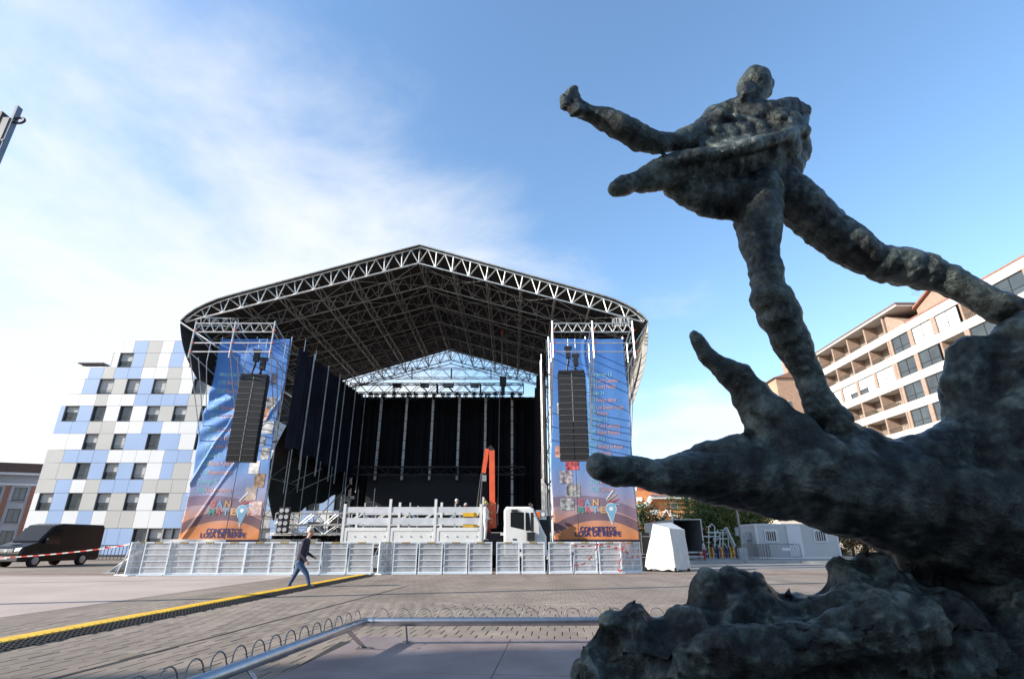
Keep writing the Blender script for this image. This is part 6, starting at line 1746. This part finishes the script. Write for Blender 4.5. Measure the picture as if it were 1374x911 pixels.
for px, py0, py1, w_, nm, lab, Y in ((866.5, 714, 742, .42, 'flight_case', 'upper black case stacked beside the white tarpaulin', 28.0), (867, 743, 764, .46, 'flight_case', 'lower black case on the ground beside the white tarpaulin', 28.0)):
    a, b_ = aY(px, py1, Y), aY(px, py0, Y)
    z0 = max(.03, a.z); t = thing(nm, lab, 'case', (a.x, Y, z0), group='black cases by the tarpaulin')
    MB().box(-w_ / 2, w_ / 2, -.25, .25, 0 if z0 > .1 else -.03, b_.z - z0).build('case_body', BLACK, t, W=False)
    m = MB()
    for s in (-1, 1): m.box(s * w_ / 2 - .012, s * w_ / 2 + .012, -.262, -.24, .0, b_.z - z0)
    m.box(-w_ / 2, w_ / 2, -.262, -.251, (b_.z - z0) * .8, (b_.z - z0) * .8 + .03); m.build('edge_trim', ALUD, t, W=False)

# site cabin
sc2 = thing('site_cabin', 'grey prefabricated site cabin with two barred windows and white door', 'cabin', (22.5, 46, .115))
SCG = mat('cabin_grey', (.50, .52, .53), .5, .05, .05, .6); SCW = mat('cabin_white', (.68, .70, .73), .5, 0, .03, 1)
x0, x1, zt_ = 19.35, 25.8, 2.58
MB().box(x0, x1, 45, 48.2, .14, zt_).build('wall', SCG, sc2)
MB().box(x0 - .03, x1 + .03, 44.97, 48.23, zt_, zt_ + .12).build('roof_rim', SCW, sc2)
MB().box(x0 - .02, x1 + .02, 44.98, 48.22, .115, .26).build('base_rim', SCW, sc2)
for x in (x0 - .015, x1 - .13): MB().box(x, x + .145, 44.965, 45.1, .26, zt_).build('corner_post', SCW, sc2)
d0, d1 = aY(1058, 728, 45).x, aY(1077, 728, 45).x
dro = MB().box(d0, d1, 44.95, 45, .27, zt_ - .02).build('door', SCW, sc2)
MB().box(d0 + .1, d0 + .28, 44.92, 44.95, 1.15, 1.20).build('handle', BLACK, dro)
for pxa, pxb in ((1027, 1042), (1093, 1108)):
    a, b_ = aY(pxa, 727, 45), aY(pxb, 710, 45)
    w_ = MB().box(a.x, b_.x, 44.94, 45, a.z, b_.z).build('window', SCW, sc2)
    MB().box(a.x + .12, b_.x - .12, 44.925, 44.94, a.z + .12, b_.z - .12).build('pane', DGLASS, w_)
    for k in range(5):
        x = a.x + .16 + (b_.x - a.x - .36) * k / 4; MB().box(x, x + .05, 44.89, 44.925, a.z + .12, b_.z - .12).build('bar', SCW, w_)
MB().box(x0 - .34, x0 - .02, 46, 46.8, 1.5, 2.1).build('air_conditioner', SCG, sc2)
# steel crowd fences before the cabin
def steel_fence(x, y, rz, w_, lab):
    t = thing('pedestrian_barrier', lab, 'barrier', (x, y, .115), rz, 'steel pedestrian barriers by the cabin')
    DST = mat('dark_galvanised', (.20, .21, .22), .5, .5, .2, 5); m = MB(); m.path([(-w_ / 2, 0, .15), (-w_ / 2, 0, 1.0), (-w_ / 2 + .08, 0, 1.08), (w_ / 2 - .08, 0, 1.08), (w_ / 2, 0, 1.0), (w_ / 2, 0, .15)], .02, 6).tube((-w_ / 2, 0, .18), (w_ / 2, 0, .18), .018); m.build('frame', DST, t, W=False)
    n_ = int(w_ / .12)
    for i in range(n_): xx = -w_ / 2 + w_ * (i + .5) / n_; MB().tube((xx, 0, .18), (xx, 0, 1.07), .016, n=5).build('bar', DST, t, W=False)
    for s in (-1, 1): MB().box(s * w_ * .36 - .02, s * w_ * .36 + .02, -.28, .28, 0, .04).tube((s * w_ * .36, 0, .04), (s * w_ * .36, 0, .18), .018).build('foot', STEEL, t, W=False)
    return t
xb0 = aY(1052, 742, 42.5).x
t = steel_fence(xb0, 42.5, 0, 2.55, 'steel pedestrian barrier with pale plate facing the square')
MB().box(-.1, .55, -.03, -.015, .62, .82).build('plate', WHITE, t, W=False)
steel_fence(aY(1013, 742, 42.8).x, 42.9, R(28), 2.2, 'steel pedestrian barrier standing obliquely at the lamp post')
steel_fence(aY(1020, 742, 43.6).x, 43.7, R(24), 2.2, 'steel pedestrian barrier behind the oblique one')

lpz = thing('lamp_post', 'grey steel lamp post with control box left of the cabin', 'lamp post', (16.9, 42, .115))
MB().tube((16.9, 42, .115), (16.9, 42, 8.4), .085, .06, 12).disc((16.9, 42, .16), 'z', .17, .1, 14).build('pole', mat('grey_post', (.30, .31, .32), .5, .2, .1, 3), lpz)
MB().tube((16.9, 42, 8.3), (17.7, 41.9, 8.6), .04).obox((17.9, 41.9, 8.6), (.6, .22, .1)).build('lamp_head', BLACK, lpz)
MB().box(16.55, 16.8, 41.9, 42.1, 1.75, 2.35).build('control_box', mat('grey_post', (.30, .31, .32), .5), lpz)
MB().box(16.6, 17.2, 41.85, 42.15, .115, .95).build('pedestal', mat('grey_box', (.38, .39, .40), .6), lpz)

# playground climbing frame and coloured picket fence
pgd = thing('climbing_frame', 'white tubular climbing frame with slide in the playground', 'climbing frame', (aY(962, 745, 47).x, 47, .1))
def pp(px, py, dy=0.0): return aY(px, py, 47 + dy)
WT = mat('white_play_tube', (.66, .66, .64), .4, .1, .05, 3)
for (L_) in ([(951, 747), (951, 706), (955, 702), (959, 706), (959, 747)], [(959, 735), (960, 716), (963, 710), (966, 716), (966, 747)], [(970, 747), (970, 712), (973, 707), (977, 712), (978, 747)], [(942, 719), (966, 719)], [(942, 712), (942, 719)], [(951, 714), (978, 714)], [(957, 722), (979, 722)], [(966, 728), (960, 747)], [(972, 728), (978, 738)]):
    for dy in (0, 1.1): MB().path([pp(*q, dy) for q in L_], .045, 6).build('tube', WT, pgd)
m = MB()
for L_ in ([(954, 702), (954, 745)], [(963, 710), (963, 745)], [(973, 707), (973, 745)]):
    for k in range(6): a = pp(L_[0][0], L_[0][1] + (L_[1][1] - L_[0][1]) * (k + .5) / 6, 0); m.tube(a, a + Vector((0, 1.1, 0)), .03, n=5)
m.build('rung', WT, pgd)
a, b_ = pp(974, 710), pp(988, 740)
m = MB(); d = (b_ - a); m.add([a + Vector((0, -.25, 0)), a + Vector((0, .25, 0)), b_ + Vector((0, .25, 0)), b_ + Vector((0, -.25, 0)), a + Vector((.05, -.25, .22)), a + Vector((.05, .25, .22)), b_ + Vector((.05, .25, .22)), b_ + Vector((.05, -.25, .22))], [(0, 1, 2, 3), (0, 3, 7, 4), (1, 5, 6, 2), (4, 7, 6, 5)]); m.build('slide', WT, pgd)
pf_ = thing('picket_fence', 'low playground fence of red, blue and yellow pickets', 'fence', (aY(965, 745, 45).x, 45, .115))
xs0, xs1 = aY(938, 745, 45).x, aY(990, 745, 45).x
PC = [mat('picket_red', (.45, .05, .03), .5), mat('picket_blue', (.02, .05, .16), .5), mat('picket_yellow', (.70, .48, .03), .5), mat('picket_navy', (.015, .02, .05), .5)]
n_ = 22
for i in range(n_):
    x = xs0 + (xs1 - xs0) * i / n_; w_ = (xs1 - xs0) / n_ * .62
    MB().prism([(x, .16), (x + w_, .16), (x + w_, .92), (x + w_ / 2, 1.0), (x, .92)], 'y', 45, 45.03).build('picket', PC[(i * 2 + (i // 3)) % 4], pf_)
MB().box(xs0, xs1, 45.03, 45.07, .30, .38).box(xs0, xs1, 45.03, 45.07, .74, .82).build('rail', PC[3], pf_)
for x in (xs0, (xs0 + xs1) / 2, xs1): MB().box(x - .04, x + .04, 45.07, 45.15, .115, 1.0).build('post', PC[3], pf_)

# steel mast whose head reaches into the picture at the upper left
ms = thing('steel_mast', 'tall steel mast head with an eyelet at the upper left edge', 'mast', (-14.5, 12, 0))
MB().box(-14.52, -14.28, 11.9, 12.12, 0, 12.55).build('mast_profile', mat('grey_mast', (.09, .095, .11), .5, .3, .1, 3), ms)
MB().box(-14.275, -14.20, 11.92, 12.08, 0, 13.0).build('rope_track', mat('pale_mast_edge', (.15, .17, .20), .4, .5, .1, 3), ms)
MB().box(-14.75, -14.53, 11.88, 12.14, 11.0, 12.75).build('head_block', BLACK, ms)
m = MB(); cc = Vector((-14.08, 12, 12.52)); m.path([cc + Vector((.15 * math.cos(a), 0, .095 * math.sin(a))) for a in [2 * PI * k / 18 for k in range(18)]], .035, 7, closed=True); m.build('eyelet', mat('brown_ring', (.08, .05, .05), .5, .3), ms, smooth=True)
MB().disc((-14.23, 11.915, 11.75), 'y', .04, .02, 10).build('bolt', BLACK, ms)
